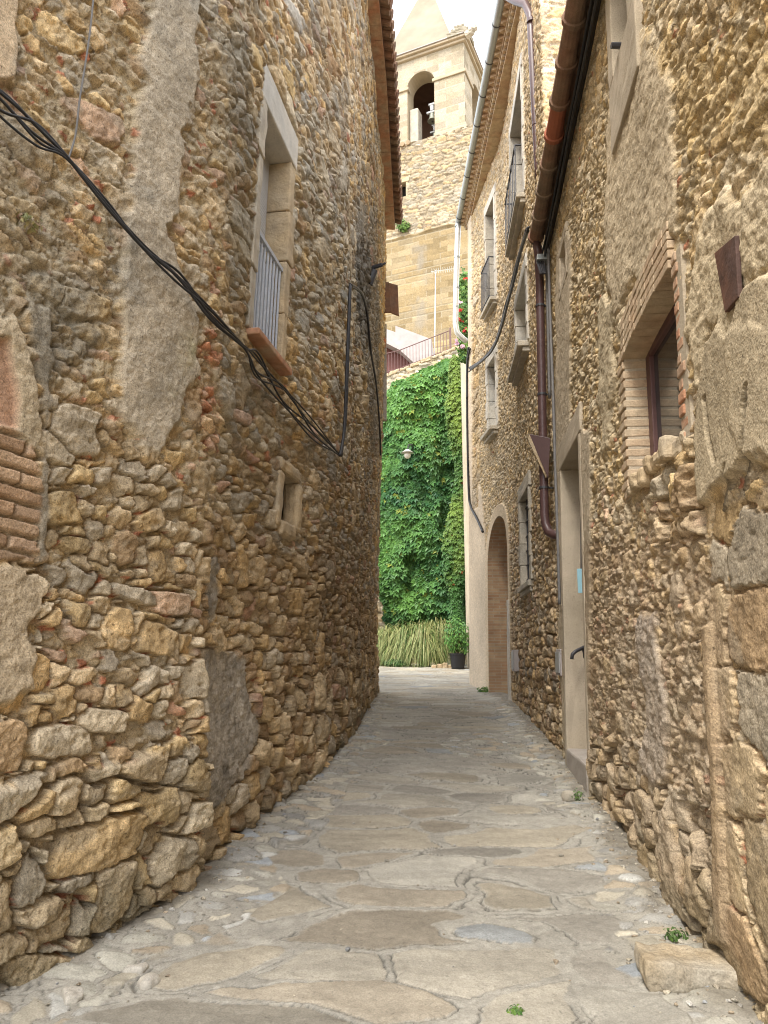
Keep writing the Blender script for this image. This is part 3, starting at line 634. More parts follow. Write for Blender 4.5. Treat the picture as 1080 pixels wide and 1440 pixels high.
k.zone(NW.poly([(786,340),(806,330),(806,600),(835,600),(836,650),(834,1090),(798,1090),(790,900),(784,600)]), gp((.46,.39,.29), .035, .8, 153), edge=.03, warp=.08, seed=153)
k.zone(NW.poly([(955,620),(985,600),(990,760),(935,760),(915,700)]), lambda s, z: rubble(s, z, .26, .17, 155, relief=.10, joint=.1, rnd=.3, flush=-.03, pals=P_LOW, missing=.05, red=.1, rot=.6, sv=.5, rough=2), edge=.03, warp=.08, seed=155)
k.zone(NW.poly([(900,860),(925,860),(940,1100),(910,1100)]), gp((.40,.37,.34), .035, 2.0, 157), edge=.06, warp=.25, seed=157)
k.zone(NW.poly([(905,1130),(940,1130),(975,1300),(945,1290)]), gp((.43,.36,.26), .05, 2.0, 159), edge=.06, warp=.25, seed=159)
for P_, c_, q in ([[(820,760),(985,740),(1030,860),(1040,1460),(830,1150)], (.33,.245,.165), .5], [[(790,650),(860,800),(880,1050),(800,1080)], (.30,.24,.16), .25], [[(940,80),(1100,0),(1100,200),(960,200)], (.50,.37,.18), .5], [[(860,880),(990,900),(1020,1300),(880,1140)], (.36,.31,.24), .3]):
    k.tint(NW.poly(P_), c_, q, seed=int(P_[0][0])+3)
k.c *= (1+.2*fbm(s*.7, z*.7, 401, 5))[..., None]*np.array((1.0, .985, .95))
k.h += .03*fbm(s*.8, z*.6, 144, 3)
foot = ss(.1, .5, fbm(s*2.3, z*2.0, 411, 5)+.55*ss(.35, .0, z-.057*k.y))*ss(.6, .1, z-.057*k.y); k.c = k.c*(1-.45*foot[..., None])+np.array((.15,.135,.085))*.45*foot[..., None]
b0, b1, bz0, bz1 = rect4(NW, (950,368), (880,490), (888,690), (962,612))
d0, d1, dz0, dz1 = rect4(NW, (819,614), (796,652), (800,1076), (833,1108))
n0, n1, nz0, nz1 = rect4(NW, (889,10), (869,76), (869,76), (893,66)); nz0 = NW.hit(880,70)[1]; nz1 = nz0+.8
o0, o1, oz0, oz1 = rect4(NW, (799,330), (791,362), (792,395), (800,390))
k.hole(rpoly(b0, b1, bz0, bz1), .13, .0); k.hole(rpoly(d0, d1, -.3, dz1), .16, .02); k.hole(rpoly(n0, n1, nz0, nz1), .12, .02); k.hole(rpoly(o0, o1, oz0, oz1), .06, .02)
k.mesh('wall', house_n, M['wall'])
core(NW, NW.sAtY(-3.5), NW.L-.05, -.6, NTOP, [(9,9.2), (9,-3.5)], .48, 'inner_wall', house_n)
# brick arched window
sA = np.linspace(b0, b1, 13); arc = lambda q: .035*(1-((q-(b0+b1)/2)/((b1-b0)/2))**2)
b = MB()
for ring in range(5):
    for i in range(12):
        a, c = sA[i], sA[i+1]; za, zc = bz1-.05+arc(a)+ring*.058, bz1-.05+arc(c)+ring*.058; oo = .03+.006*random.random(); g = .003 if (i+ring) % 3 else .008
        b.hexa([NW.pt(a+g,za,-.3), NW.pt(c,zc,-.3), NW.pt(c,zc,oo), NW.pt(a+g,za,oo), NW.pt(a+g,za+.050,-.3), NW.pt(c,zc+.050,-.3), NW.pt(c,zc+.050,oo), NW.pt(a+g,za+.050,oo)])
aw = b.build('window', M['brick'], house_n, bevel=.005); tag(aw, 'brick arched window with brown frame')
def jamb(sa, sgn, name, mm, step=.072):
    b = MB(); q = bz0-.05; i = 0
    while q < bz1-.02:
        wd = ((.10, .17) if sgn > 0 else (.05, .09))[i % 2]+.03*random.random(); ext = (.02 if sgn > 0 else .012)+.012*random.random()
        a, c = (sa-wd, sa+.004) if sgn < 0 else (sa-.004, sa+wd)
        b.wbox(NW, a, c, q, q+step-.018, -.30, ext); q += step; i += 1
    return b.build(name, M[mm], aw, bevel=.007, rough=.006)
jamb(b1, 1, 'jamb', 'brick'); jamb(b0, -1, 'jamb', 'brickred')
for q0, q1 in ((b0-.15, b0), (b1, b1+.15)):
    b = MB(); b.wbox(NW, q0, q1, bz0-.05, bz1, -.32, .012); b.build('mortar_bed', M['plaster'], aw)
b = MB()
for i in range(13):
    q = b0-.06+(b1-b0+.1)*i/13; dz = .05*random.random(); b.wbox(NW, q, q+(b1-b0)/13*1.02, bz0-.05-dz, bz0+.0+.05*random.random(), -.30, .02+.06*random.random())
b.build('sill', M['tanstone'], aw, bevel=.02, rough=.03)
frame_pane(NW, b0-.02, b1+.01, bz0-.02, bz1+.04, -.185, .115, aw, 'brownwood', 'glass', mull=0)
# doorway with plaster surround
b = MB(); b.wbox(NW, d0-.16, d1+.14, dz1, dz1+.30, -.45, .045); dr_ = b.build('doorway', M['plaster'], house_n, bevel=.015, rough=.01)
gd = float(gz(np.interp((d0+d1)/2, NW.S, NW.y)))
b = MB(); b.wbox(NW, d0-.10, d0, -.1, dz1, -.45, .04); b.wbox(NW, d1, d1+.14, -.1, dz1, -.45, .045); b.build('jamb', M['plaster'], dr_, bevel=.012, rough=.01)
b = MB(); b.wbox(NW, d0, d1, -.1, gd+.24, -.45, .05); b.build('step', M['greyplaster'], dr_, bevel=.02, rough=.012)
b = MB(); b.wbox(NW, d0, d1, gd+.24, dz1, -.47, -.42)
for i in range(5): q = d0+(d1-d0)*i/5; b.wbox(NW, q+.006, q+(d1-d0)/5-.006, gd+.26, dz1-.05, -.42, -.405)
b.build('door', M['brownwood'], dr_)
# small upper openings
b = MB(); b.wbox(NW, n0-.22, n1+.16, nz0-.55, nz0, -.3, .045); b.wbox(NW, n0-.22, n0, nz0, nz1, -.3, .045); b.wbox(NW, n1, n1+.16, nz0, nz1, -.3, .045); b.wbox(NW, n0-.22, n1+.16, nz1, nz1+.25, -.3, .045)
uw = b.build('window', M['plaster'], house_n, bevel=.01, rough=.01); b = MB(); b.wbox(NW, n0, n1, nz0, nz1, -.32, -.27); b.build('pane', M['glass'], uw)
b = MB(); pm_ = NW.pt((n0+n1)/2+.05, nz0+.05, -.2); b.tube([pm_, NW.pt((n0+n1)/2, nz0+.045, .10)], .022, 8); b.build('spout', M['iron'], uw)
b = MB(); b.wbox(NW, o0-.1, o1+.1, oz1, oz1+.12, -.3, .04); b.wbox(NW, o0-.1, o1+.1, oz0-.1, oz0, -.3, .04); b.wbox(NW, o0-.1, o0, oz0, oz1, -.3, .04); b.wbox(NW, o1, o1+.1, oz0, oz1, -.3, .04)
vw = b.build('vent', M['plaster'], house_n, bevel=.01, rough=.01); b = MB(); b.wbox(NW, o0, o1, oz0, oz1, -.32, -.12); b.build('pane', M['plaster'], vw)
# eave and terracotta gutter
sg0, sg1 = NW.sAtY(2.0), NW.sAtY(9.0)
b = MB(); b.wbox(NW, sg0, sg1, NTOP-.10, NTOP-.04, -.4, .13, 10); b.build('eave_board', M['tile'], house_n)
L_ = .50; q = sg1; i = 0; gt = None
while q > sg0:
    b = MB(); zt = NTOP-.13; pts = [NW.pt(q, zt, .20), NW.pt(q-.05, zt, .20), NW.pt(q-.06, zt, .20), NW.pt(q-L_, zt, .20)]
    b.tube(pts, [.106, .106, .090, .082], 14); q -= L_*.985; i += 1
    o = b.build('gutter' if gt is None else 'gutter_section', M['tilered' if i == 5 else 'tile'], house_n if gt is None else gt)
    if i == 5: tag(o, 'newer bright red terracotta gutter section')
    if gt is None: gt = o; tag(o, 'terracotta pipe gutter in short sections')
b = MB(); e0 = [NW.pt(q, NTOP, .10) for q in np.linspace(NW.sAtY(-3.4), sg1+.1, 10)]; rg = [Vector((6, p.y, NTOP+1.7)) for p in e0]; n = len(e0)
lo = e0+rg; hi = [p+Vector((0,0,.1)) for p in lo]; F_ = []
for i in range(n-1): F_ += [(i,i+1,n+i+1,n+i), (2*n+i,2*n+i+1,3*n+i+1,3*n+i)]
b.add(lo+hi, F_); b.build('roof', M['tile'], house_n)

# ================================================================== MIDDLE HOUSE
MTOP = 13.2
MC = Wall([(2.50,9.15), (2.37,18.7)], -1, lean=0, smooth=0)
house_m = thing('stone_house', 'tall rubble house with brick cornice, stone framed windows and an arched doorway', 'house', (4, 14, .8))
S = scols(MW, 0, MW.L, .012, .028); Z = zrows(.1, MTOP, .011, .017)
k = Skin(MW, S, Z); s, z = k.s, k.z
smf = MW.sAtY(9.3) if False else float(MW.S[np.argmin(np.abs(MW.y-9.28)+(MW.x > 2.3)*9)])
lw = fbm(s*1.1, z*1.1, 291, 4)
k.lay(1.0, lambda s, z: rubble(s, z, .15, .085, 211, relief=.032, joint=.15, rnd=.3, flush=.014, pals=P_GOLDEN, mortar=(.48,.42,.31), missing=.2, red=.02, sv=.5, rot=.45, rough=1.4))
m1 = ss(.35, .65, ss(4.6, 3.6, z+.7*lw))
k.lay(m1, lambda s, z: rubble(s, z, .16, .10, 221, relief=.038, joint=.13, rnd=.5, flush=-.0, pals=P_LOW, mortar=(.40,.33,.23), missing=.08, red=.05, sv=.45, rot=.35, rough=1.4))
m2 = ss(.35, .65, ss(2.6, 1.9, z+.5*lw))
k.lay(m2, lambda s, z: rubble(s, z, .25, .15, 226, relief=.05, joint=.11, rnd=.6, flush=-.02, pals=P_BROWN, mortar=(.34,.27,.18), missing=.06, red=.05, sv=.45, rot=.3, rough=1.3))
k.lay(ss(smf+.02, smf-.05, s), lambda s, z: rubble(s, z, .50, .24, 241, relief=.03, joint=.09, rnd=.15, flush=.01, pals=P_GOLDEN, mortar=(.62,.58,.48), missing=.05, red=.03, sv=.3, rot=.1, sq=.7, rough=1.2))
A0 = MW.sAtY(14.5); A1 = float(MW.S[np.argmin(np.abs(MW.y-16.35))]); C1_ = float(MW.S[np.argmin(np.abs(MW.y-18.3))])
HS = dict(smin=smf+.02)
k.zone(np.array([(A1-.15,-1),(A1-.15,2.6),(A1+.55,5.4),(C1_-.42,6.4),(C1_-.42,MTOP+1),(MW.L+1,MTOP+1),(MW.L+1,-1)]), gp((.58,.50,.385), .05, .5, 243, .1), edge=.03, warp=.06, seed=243)
k.zone(np.array([(C1_-1.05,5.2),(C1_-.40,5.2),(C1_-.40,10.8),(C1_-1.05,10.8)]), lambda s, z: rubble(s, z, .7, .36, 245, relief=.05, joint=.10, rnd=.25, pals=P_SAND, sq=.7, rot=.1, missing=.1, rough=1.6), edge=.03, warp=.05)
# arch opening
az0 = float(gz(15)); asp = 2.75; ah = .98
th = np.linspace(0, math.pi, 22); am = (A0+A1)/2; ar = (A1-A0)/2
arch = np.array([(A0,-1)]+[(am-ar*math.cos(t), az0+asp+ah*math.sin(t)) for t in th]+[(A1,-1)])
archo = np.array([(A0-.14,-1)]+[(am-(ar+.24)*math.cos(t), az0+asp+(ah+.26)*math.sin(t)) for t in th]+[(A1+.24,-1)])
k.zone(archo, gp((.56,.47,.34), .05, .5, 247, .1), edge=.012, warp=.01, seed=247)
WIN = [  # near-top, far-top, far-bottom, near-bottom, kind
 ((743,394),(728.5,420),(729,512),(744,505),'slim'), ((700,484),(689,527),(688,611),(698,606),'slim'),
 ((696,268),(686,310),(686,436),(698,426),'rail'), ((737,110),(721,170),(722,330),(738,312),'rail'), ((746,684),(735,705),(735,826),(749,817),'slot')]
WR = [rect4(MW, *q[:4], **HS) for q in WIN]
for r in WR: k.hole(rpoly(*r), .10, .01)
k.hole(arch, .05, .05)
for q in WR[:4]:
    k.zone(rpoly(q[0]-.17, q[1]+.17, q[2]-.1, q[3]+.30), gp((.60,.54,.43), .03, .5, 249, .1), edge=.02, warp=.07, seed=249)
for r in WR: k.hole(rpoly(*r), .06, .02)
k.c *= (1+.2*fbm(s*.7, z*.7, 501, 5))[..., None]*np.array((1.03, 1.0, .97))
k.mesh('wall', house_m, M['wall'])
core(MW, smf+.06, C1_-.1, -.4, MTOP, [(10,18.4), (10,9.7)], .62, 'inner_wall', house_m)
b = MB(); n = len(th); o_ = [MW.pt(A0, az0-.3, .05)]+[MW.pt(*p, .05) for p in arch[1:-1]]+[MW.pt(A1, az0-.3, .05)]; i_ = [p+Vector((.6,.0,0)) for p in o_]
b.add(o_+i_, [(j, j+1, len(o_)+j+1, len(o_)+j) for j in range(len(o_)-1)])
m_arch = mat('brick_reveal', (.40,.25,.15), .9, .2, 5, .4, 50)
t_ = m_arch.node_tree; br = t_.nodes.new('ShaderNodeTexBrick'); mp = t_.nodes.new('ShaderNodeMapping'); tcn = t_.nodes.new('ShaderNodeTexCoord')
mp.inputs['Rotation'].default_value = (math.pi/2, 0, 0); t_.links.new(tcn.outputs['Object'], mp.inputs['Vector']); t_.links.new(mp.outputs['Vector'], br.inputs['Vector'])
br.inputs['Color1'].default_value = (.42,.25,.14,1); br.inputs['Color2'].default_value = (.50,.36,.22,1); br.inputs['Mortar'].default_value = (.46,.38,.27,1); br.inputs['Scale'].default_value = 1.0
br.inputs['Brick Width'].default_value = .27; br.inputs['Row Height'].default_value = .062; br.inputs['Mortar Size'].default_value = .007
t_.links.new(br.outputs['Color'], [n_ for n_ in t_.nodes if n_.type == 'VECT_MATH'][0].inputs[0])
ad = b.build('arched_doorway', m_arch, house_m, smooth=False)
b = MB(); p0 = MW.pt(A0, az0, 0); p1 = MW.pt(A1, az0, 0)
b.box(min(p0.x,p1.x)+.56, min(p0.x,p1.x)+.62, p0.y-.3, p1.y+.1, az0-.2, az0+asp+ah+.2); b.build('door', M['brownwood'], ad)
b = MB(); b.wbox(MW, A0-.17, A0-.02, az0-.2, az0+1.9, -.2, .085, 1); b.build('jamb_stone', M['palestone'], ad, bevel=.012, rough=.012)
for q, r in zip(WIN, WR):
    s0, s1, z0, z1 = r; kd = q[4]; fm = 'palestone' if kd != 'slot' else 'stone'
    b = MB(); b.wbox(MW, s0-.16, s1+.16, z1, z1+.24, -.34, .055); wnd = b.build('window', M[fm], house_m, bevel=.012, rough=.008)
    b = MB(); zz = np.linspace(z0, z1, 5)
    for i in range(4): b.wbox(MW, s1, s1+(.13,.19)[i % 2], zz[i]+.005, zz[i+1]-.005, -.34, .045+.008*(i % 2))
    b.build('jamb', M['stone' if kd == 'rail' else fm], wnd, bevel=.008, rough=.006)
    b = MB()
    for i in range(4): b.wbox(MW, s0-(.17,.12)[i % 2], s0, zz[i]+.005, zz[i+1]-.005, -.34, .045+.008*(i % 2))
    b.build('jamb', M[fm], wnd, bevel=.008, rough=.006)
    pr = .20 if kd == 'slim' else (.17 if kd == 'rail' else .09)
    b = MB(); b.wbox(MW, s0-.12, s1+.12, z0-.09, z0, -.3, pr); b.wbox(MW, s0-.09, s1+.09, z0-.17, z0-.093, -.1, pr*.6); b.build('sill', M['stone'], wnd, bevel=.012)
    frame_pane(MW, s0-.01, s1+.01, z0-.01, z1+.01, -.24, .06, wnd, 'white' if kd == 'slim' else 'brownwood', 'glasspale' if kd == 'slim' else 'glass', mull=1 if s1-s0 > .7 else 0, bars=0)
    if kd == 'rail':
        b = MB(); hz = z0+(z1-z0)*.40
        for a_, c_ in (((s0,.03),(s0,.16)), ((s0,.16),(s1,.16)), ((s1,.16),(s1,.03))):
            b.tube([MW.pt(a_[0], hz, a_[1]), MW.pt(c_[0], hz, c_[1])], .018, 6)
            b.tube([MW.pt(a_[0], z0+.06, a_[1]), MW.pt(c_[0], z0+.06, c_[1])], .014, 6)
        for i in range(8): qq = s0+(s1-s0)*i/7; b.tube([MW.pt(qq, z0+.03, .16), MW.pt(qq, hz, .16)], .010, 5)
        b.build('railing', M['iron'], wnd)
    if kd == 'slot':
        b = MB()
        for i in range(4): qq = s0+(s1-s0)*(i+.6)/4.4; b.tube([MW.pt(qq, z0, -.06), MW.pt(qq, z1, -.06)], .014, 6)
        for i in range(6): qz = z0+(z1-z0)*(i+.5)/6; b.tube([MW.pt(s0, qz, -.06), MW.pt(s1, qz, -.06)], .011, 6)
        b.build('iron_bars', M['iron'], wnd)
# saw-tooth brick cornice
b = MB(); cs0, cs1 = 0.0, MC.L
def course(o, z0, z1, wdt, gap, jit=.006):
    q = cs0
    while q < cs1: b.wbox(MC, q, min(q+wdt-gap, cs1), z0, z1, -.3, o+jit*random.random()); q += wdt
course(.07, MTOP-.02, MTOP+.04, .30, .006); 
q = cs0
while q < cs1: b.wbox(MC, q, q+.075, MTOP+.045, MTOP+.13, -.3, .13+.012*random.random()); q += .145
course(.15, MTOP+.135, MTOP+.18, .30, .006)
q = cs0
while q < cs1:
    z0, z1 = MTOP+.185, MTOP+.265; w_ = .085; pr = [(q-w_,.13), (q,.13+.125), (q+w_,.13)]
    lo = [MC.pt(a, z0, o) for a, o in pr]; hi = [MC.pt(a, z1, o) for a, o in pr]; b.add(lo+hi, [(0,1,2), (3,4,5), (0,1,4,3), (1,2,5,4), (2,0,3,5)]); q += .19
course(.26, MTOP+.27, MTOP+.315, .30, .006)
cn = b.build('cornice', M['genoise'], house_m)
b = MB(); q = cs0
while q < cs1: b.tube([MC.pt(q, MTOP+.37, .26), MC.pt(q, MTOP+.55, -.4)], [.085,.075], 8); q += .21
b.build('eave_tiles', M['tilepale'], house_m)
b = MB(); e0 = [MC.pt(q, MTOP+.36, .25) for q in np.linspace(cs0, cs1, 12)]; rg = [Vector((6, p.y, MTOP+2.0)) for p in e0]; n = len(e0)
lo = e0+rg; hi = [p+Vector((0,0,.1)) for p in lo]; F_ = []
for i in range(n-1): F_ += [(i,i+1,n+i+1,n+i), (2*n+i,2*n+i+1,3*n+i+1,3*n+i)]
b.add(lo+hi, F_); b.build('roof', M['tilepale'], house_m)
# zinc gutter
b = MB(); gz_ = MTOP+.33; go = .31; path_ = [MC.pt(q, gz_, go) for q in np.linspace(cs0-.1, cs1+.15, 14)]
b.tube(path_, .085, 14)
gut = b.build('gutter', M['zinc'], house_m, smooth=True); tag(gut, 'grey zinc gutter along the brick cornice')
for q in np.arange(cs0+.3, cs1, .9):
    b = MB(); c_ = MC.pt(q, gz_, go); d_ = (MC.pt(q+.02, gz_, go)-c_).normalized(); b.tube([c_-d_*.012, c_+d_*.012], .092, 14)
    b.build('gutter_clip', M['iron'], gut)

# ================================================================== CHURCH
eL, eR = Vector((-math.cos(R(24)), math.sin(R(24)), 0)), Vector((math.sin(R(24)), math.cos(R(24)), 0))
Q = at(652, 60, 36.0); Q.z = 0
nL, nR = -eR, -eL
HBZ, TBZ = 35.75, 30.0
church = thing('church', 'sandstone church tower with arched belfry and pointed spire beyond the alley', 'church', (Q.x-3, Q.y+3, 2))
BW = 6.6
def faceW(o, d, L, side): return Wall([(o.x, o.y), (o.x+d.x*L, o.y+d.y*L)], side, lean=0, smooth=0, nS=3000)
TL = faceW(Q, eL, BW, -1); TR = faceW(Q, eR, BW, 1)
def ashlar(s, z, seed, cw=.75, ch=.42, base=((.42,.36,.26), (.44,.385,.29), (.39,.33,.23)), relief=.02, mortar=(.48,.43,.33)): return bricks(s, z, seed, ch=ch, cw=cw, relief=relief, base=base, mortar=mortar)
def archpoly(c, r, z0, zs, n=16): return np.array([(c-r, z0)]+[(c-r*math.cos(t), zs+r*math.sin(t)) for t in np.linspace(0, math.pi, n)]+[(c+r, z0)])
def belfry_face(Wf, arches, seed, name):
    S = np.arange(0, BW+.02, .045); Z = np.arange(TBZ-.2, HBZ, .045); k = Skin(Wf, S, Z)
    k.lay(1.0, lambda s, z: ashlar(s, z, seed)); k.h = k.h*.6
    k.c *= (1+.12*fbm(k.s*.8, k.z*.8, seed+3, 4))[..., None]
    k.c *= .88
    for a in arches: k.hole(a, .05, 0)
    fo = k.mesh(name, church, M['wall'])
    for a in arches:
        b = MB(); o_ = [Wf.pt(q[0], q[1], .02) for q in a]; i_ = [Wf.pt(q[0], q[1], -.95) for q in a]
        b.add(o_+i_, [(j, j+1, len(o_)+j+1, len(o_)+j) for j in range(len(o_)-1)]); b.build('arch_reveal', M['belfry'], fo)
    return fo
a1 = TL.hit(611, 150)[0], TL.hit(573, 150)[0]; a1 = min(a1), max(a1); zA = TL.hit(592, 101)[1]
r1 = (a1[1]-a1[0])/2; c1 = sum(a1)/2
arL = [archpoly(c1, r1, TBZ+.35, zA-r1), archpoly(4.98, r1, TBZ+.35, zA-r1)]
aR = TR.hit(664, 150)[0], TR.hit(678, 150)[0]; aR = min(aR), max(aR); r2 = max(.8, (aR[1]-aR[0])/2); c2 = max(sum(aR)/2, r2+1.2)
arR = [archpoly(c2, r2, TBZ+.35, zA-r2-.1), archpoly(BW-c2+.3, r2*.9, TBZ+.35, zA-r2-.1)]
f_l = belfry_face(TL, arL, 601, 'belfry_wall'); f_r = belfry_face(TR, arR, 611, 'belfry_wall')
def cwp(o, i, z, out=0): return Q + eL*o + eR*i + Vector((0,0,z))
b = MB()   # inside: back walls, floor and ceiling
def cbox(b, o0, o1, i0, i1, z0, z1): b.hexa([cwp(o0,i0,z0), cwp(o1,i0,z0), cwp(o1,i1,z0), cwp(o0,i1,z0), cwp(o0,i0,z1), cwp(o1,i0,z1), cwp(o1,i1,z1), cwp(o0,i1,z1)])
cbox(b, .9, BW, 3.4, BW, TBZ, HBZ); cbox(b, .0, BW, 0.0, BW, HBZ-.02, HBZ+.1); b.build('belfry_inside', M['interior'], church)
b = MB(); cbox(b, BW-.9, BW, 0.02, 3.4, TBZ, HBZ-.03); b.build('belfry_rear', M['belfry'], church)
# mouldings
b = MB(); cbox(b, -.16, BW+.16, -.16, BW+.16, HBZ, HBZ+.16); cbox(b, -.30, BW+.30, -.30, BW+.30, HBZ+.16, HBZ+.30); b.build('belfry_cornice', M['belfry'], church, bevel=.03)
b = MB(); cbox(b, -.36, BW+.36, -.36, BW+.36, HBZ+.303, HBZ+.37); b.build('lead_edge', M['concrete'], church)
b = MB(); imz = zA-r1-.05
cbox(b, -.10, c1-r1+.10, -.10, -.003, imz-.10, imz+.10); cbox(b, -.10, -.003, -.0, c2-r2+.1, imz-.10, imz+.10); b.build('impost', M['belfry'], church, bevel=.03)
b = MB(); cbox(b, c1+r1-.10, 4.98-r1+.1, -.10, .25, imz-.10, imz+.10); b.build('impost', M['belfry'], church, bevel=.03)
b = MB(); cbox(b, -.10, c1-r1, -.12, -.003, TBZ-.1, TBZ+.45); cbox(b, -.22, BW, -.25, -.003, TBZ-.3, TBZ+.12); cbox(b, -.10, -.003, .0, BW, TBZ-.1, TBZ+.45); b.build('belfry_base', M['belfry'], church, bevel=.05)
b = MB(); cbox(b, c1+r1-.55, c1+r1+.0, .25, .95, TBZ+.1, zA-r1-1.2); pp = b.build('arch_pier', M['stone'], church, bevel=.08)
# spire
apex = cwp(BW/2, BW/2, 0); apex = Vector((apex.x, apex.y, HBZ+8.7)); b = MB(); e_ = .62
bs = [cwp(e_,e_,HBZ+.3), cwp(BW-e_,e_,HBZ+.3), cwp(BW-e_,BW-e_,HBZ+.3), cwp(e_,BW-e_,HBZ+.3)]
lv = []
for t in (0, .08, .25, .5, .75, 1.0):
    lv.append([p.lerp(apex, t)+(Vector((p.x-apex.x, p.y-apex.y, 0))*.0 if t else Vector((0,0,0))) for p in bs])
vs = sum(lv[:-1], [])+[apex]; fs = []
for i in range(4):
    for j in range(4): fs.append((i*4+j, i*4+(j+1) % 4, (i+1)*4+(j+1) % 4, (i+1)*4+j))
for j in range(4): fs.append((16+j, 16+(j+1) % 4, 20))
b.add(vs, fs); b.build('spire', M['spire'], church, bevel=.06)
for o_, i_, sc in ((.25,.25,1.0), (BW-1.6,.2,.85), (.2,BW-.3,.8), (BW/2+1.3,.15,.7)):
    b = MB(); c_ = cwp(o_, i_, HBZ+.30)
    for (dx, dz, w, h) in ((0,0,.62,.30), (0,.30,.46,.28), (.05,.58,.30,.34)):
        w *= sc; b.hexa([c_+eL*(a*w)+eR*(q*w)+Vector((0,0,zq*sc)) for zq in (dz, dz+h) for a, q in ((-1,-1),(1,-1),(1,1),(-1,1))])
    b.build('pinnacle', M['spire'], church, bevel=.08, rough=.07)
b = MB(); c_ = cwp(-.25, -.25, HBZ+.1); d_ = (nL*.25+nR).normalized(); b.tube([c_, c_+d_*.3+Vector((0,0,.05)), c_+d_*.5+Vector((0,0,.18)), c_+d_*.66+Vector((0,0,.22))], [.22,.2,.19,.12], 8); b.build('gargoyle', M['stone'], church, rough=.05)
# lower body: rubble above a ledge, ashlar below
Q2 = Q - eL*1.0 + nL*.42; Lb = 13.0
LB = faceW(Q2, eL, Lb, -1); RB = faceW(Q2, eR, 9.0, 1)
zl = LB.hit(600, 326)[1]
def body(Wf, L, seed):
    S = np.arange(0, L, .042); Z = np.arange(8.0, TBZ+.05, .042); k = Skin(Wf, S, Z); s, z = k.s, k.z
    k.lay(1.0, lambda s, z: rubble(s, z, .46, .20, seed, relief=.07, joint=.11, rnd=.3, pals=pal(gold=1.4, tan=4, pale=2.5, ochre=1.2, grey=1), mortar=(.35,.295,.21), missing=.12, red=.03, sv=.5, rot=.25, rough=1.0))
    m = ss(-.06, .06, zl-z+.12*fbm(s*1.4, z*1.4, seed+1, 3))
    k.lay(m, lambda s, z: tuple(x for x in ((lambda hc: (hc[0]+.12, hc[1]))(ashlar(s, z, seed+5, .80, .33, ((.39,.30,.165), (.42,.335,.20), (.35,.265,.14)), .03, (.47,.41,.29))))))
    k.c *= .74
    k.h += .10*np.exp(-((z-zl)/.10)**2)
    w = ss(.1, .5, fbm(s*.35, z*.35, seed+9, 4)); k.c = k.c*(1-.25*w[..., None])+np.array((.52,.46,.35))*.25*w[..., None]
    if seed == 701:
        cs = LB.hit(592, 400)[0]; st = np.exp(-((s-cs-.25*fbm(s*.6, z*.6, 3, 3))/.5)**2)*ss(zl, zl-1, z)*ss(-.25, .35, fbm(s*2, z*1.2, 5, 4)); k.c = k.c*(1-.6*st[..., None])+np.array((.26,.24,.20))*.6*st[..., None]
        q0, q1, qz0, qz1 = rect4(LB, (571,257), (562,257), (562,277), (571,277)); k.hole(rpoly(min(q0,q1), max(q0,q1), qz0, qz1), .15, .02)
        b = MB(); a_, c_ = min(q0,q1), max(q0,q1); b.wbox(LB, a_, c_, qz0, qz1, -.45, -.40); pn = b.build('window', M['dark'], church)  # black sheet paints the shade inside the small tower opening
        b = MB(); b.wbox(LB, a_-.2, c_+.2, qz1, qz1+.22, -.4, .05); b.build('lintel', M['tanstone'], pn, bevel=.02)
        for a2, c2_ in ((a_-.1, a_), (c_, c_+.1)):
            b = MB(); b.wbox(LB, a2, c2_, qz0, qz1, -.4, .02); b.build('jamb', M['tanstone'], pn)
    k.mesh('tower_wall', church, M['wall'])
body(LB, Lb, 701); body(RB, 9.0, 711)
b = MB(); g_ = .5; p4 = [Q2-nL*g_-nR*g_, Q2+eL*Lb-nL*g_, Q2+eL*Lb+eR*9, Q2+eR*9-nR*g_]; b.add([Vector((p.x,p.y,2)) for p in p4]+[Vector((p.x,p.y,TBZ)) for p in p4], [(0,1,2,3),(4,5,6,7),(0,1,5,4),(1,2,6,5),(2,3,7,6),(3,0,4,7)]); b.build('tower_core', M['core'], church)
b = MB(); n = 22
for i in range(n):
    q = 4.2+.34*i
    if q > Lb: break
    b.tube([LB.pt(q, TBZ-.02, .16), LB.pt(q, TBZ+.12, -.4)], [.13,.12], 8)
b.build('coping_tiles', M['tilepale'], church)
# bells
def bell(c, sc, label):
    t = thing('bell', label, 'bell', c)
    b = MB(); pr = [(.02,.0), (.16,-.02), (.22,-.14), (.25,-.42), (.33,-.62), (.42,-.74), (.43,-.78), (.36,-.77)]
    b.lathe([(r*sc, z*sc) for r, z in pr], c, 18); b.build('bell_cup', M['bronze'], t, smooth=True)
    b = MB(); b.hexa([Vector(c)+eL*(a*.5*sc)+eR*(q*.10*sc)+Vector((0,0,zq*sc)) for zq in (.03,.22) for a, q in ((-1,-1),(1,-1),(1,1),(-1,1))])
    b.hexa([Vector(c)+eL*(a*.16*sc)+eR*(q*.12*sc)+Vector((0,0,zq*sc)) for zq in (.225,.75) for a, q in ((-1,-1),(1,-1),(1,1),(-1,1))])
    b.hexa([Vector(c)+eL*(a*.30*sc)+eR*(q*.13*sc)+Vector((0,0,zq*sc)) for zq in (.755,.95) for a, q in ((-1,-1),(1,-1),(1,1),(-1,1))]); b.build('yoke', M['box'], t, bevel=.02)
    b = MB(); b.tube([Vector(c)+Vector((0,0,-.2*sc)), Vector(c)+Vector((0,0,-.85*sc))], [.02,.05], 6); b.build('clapper', M['iron'], t)
pB = TL.hit(604, 152); bell(tuple(TL.pt(pB[0], pB[1], -.45)), .66, 'bronze bell under a white yoke in the wide belfry arch')
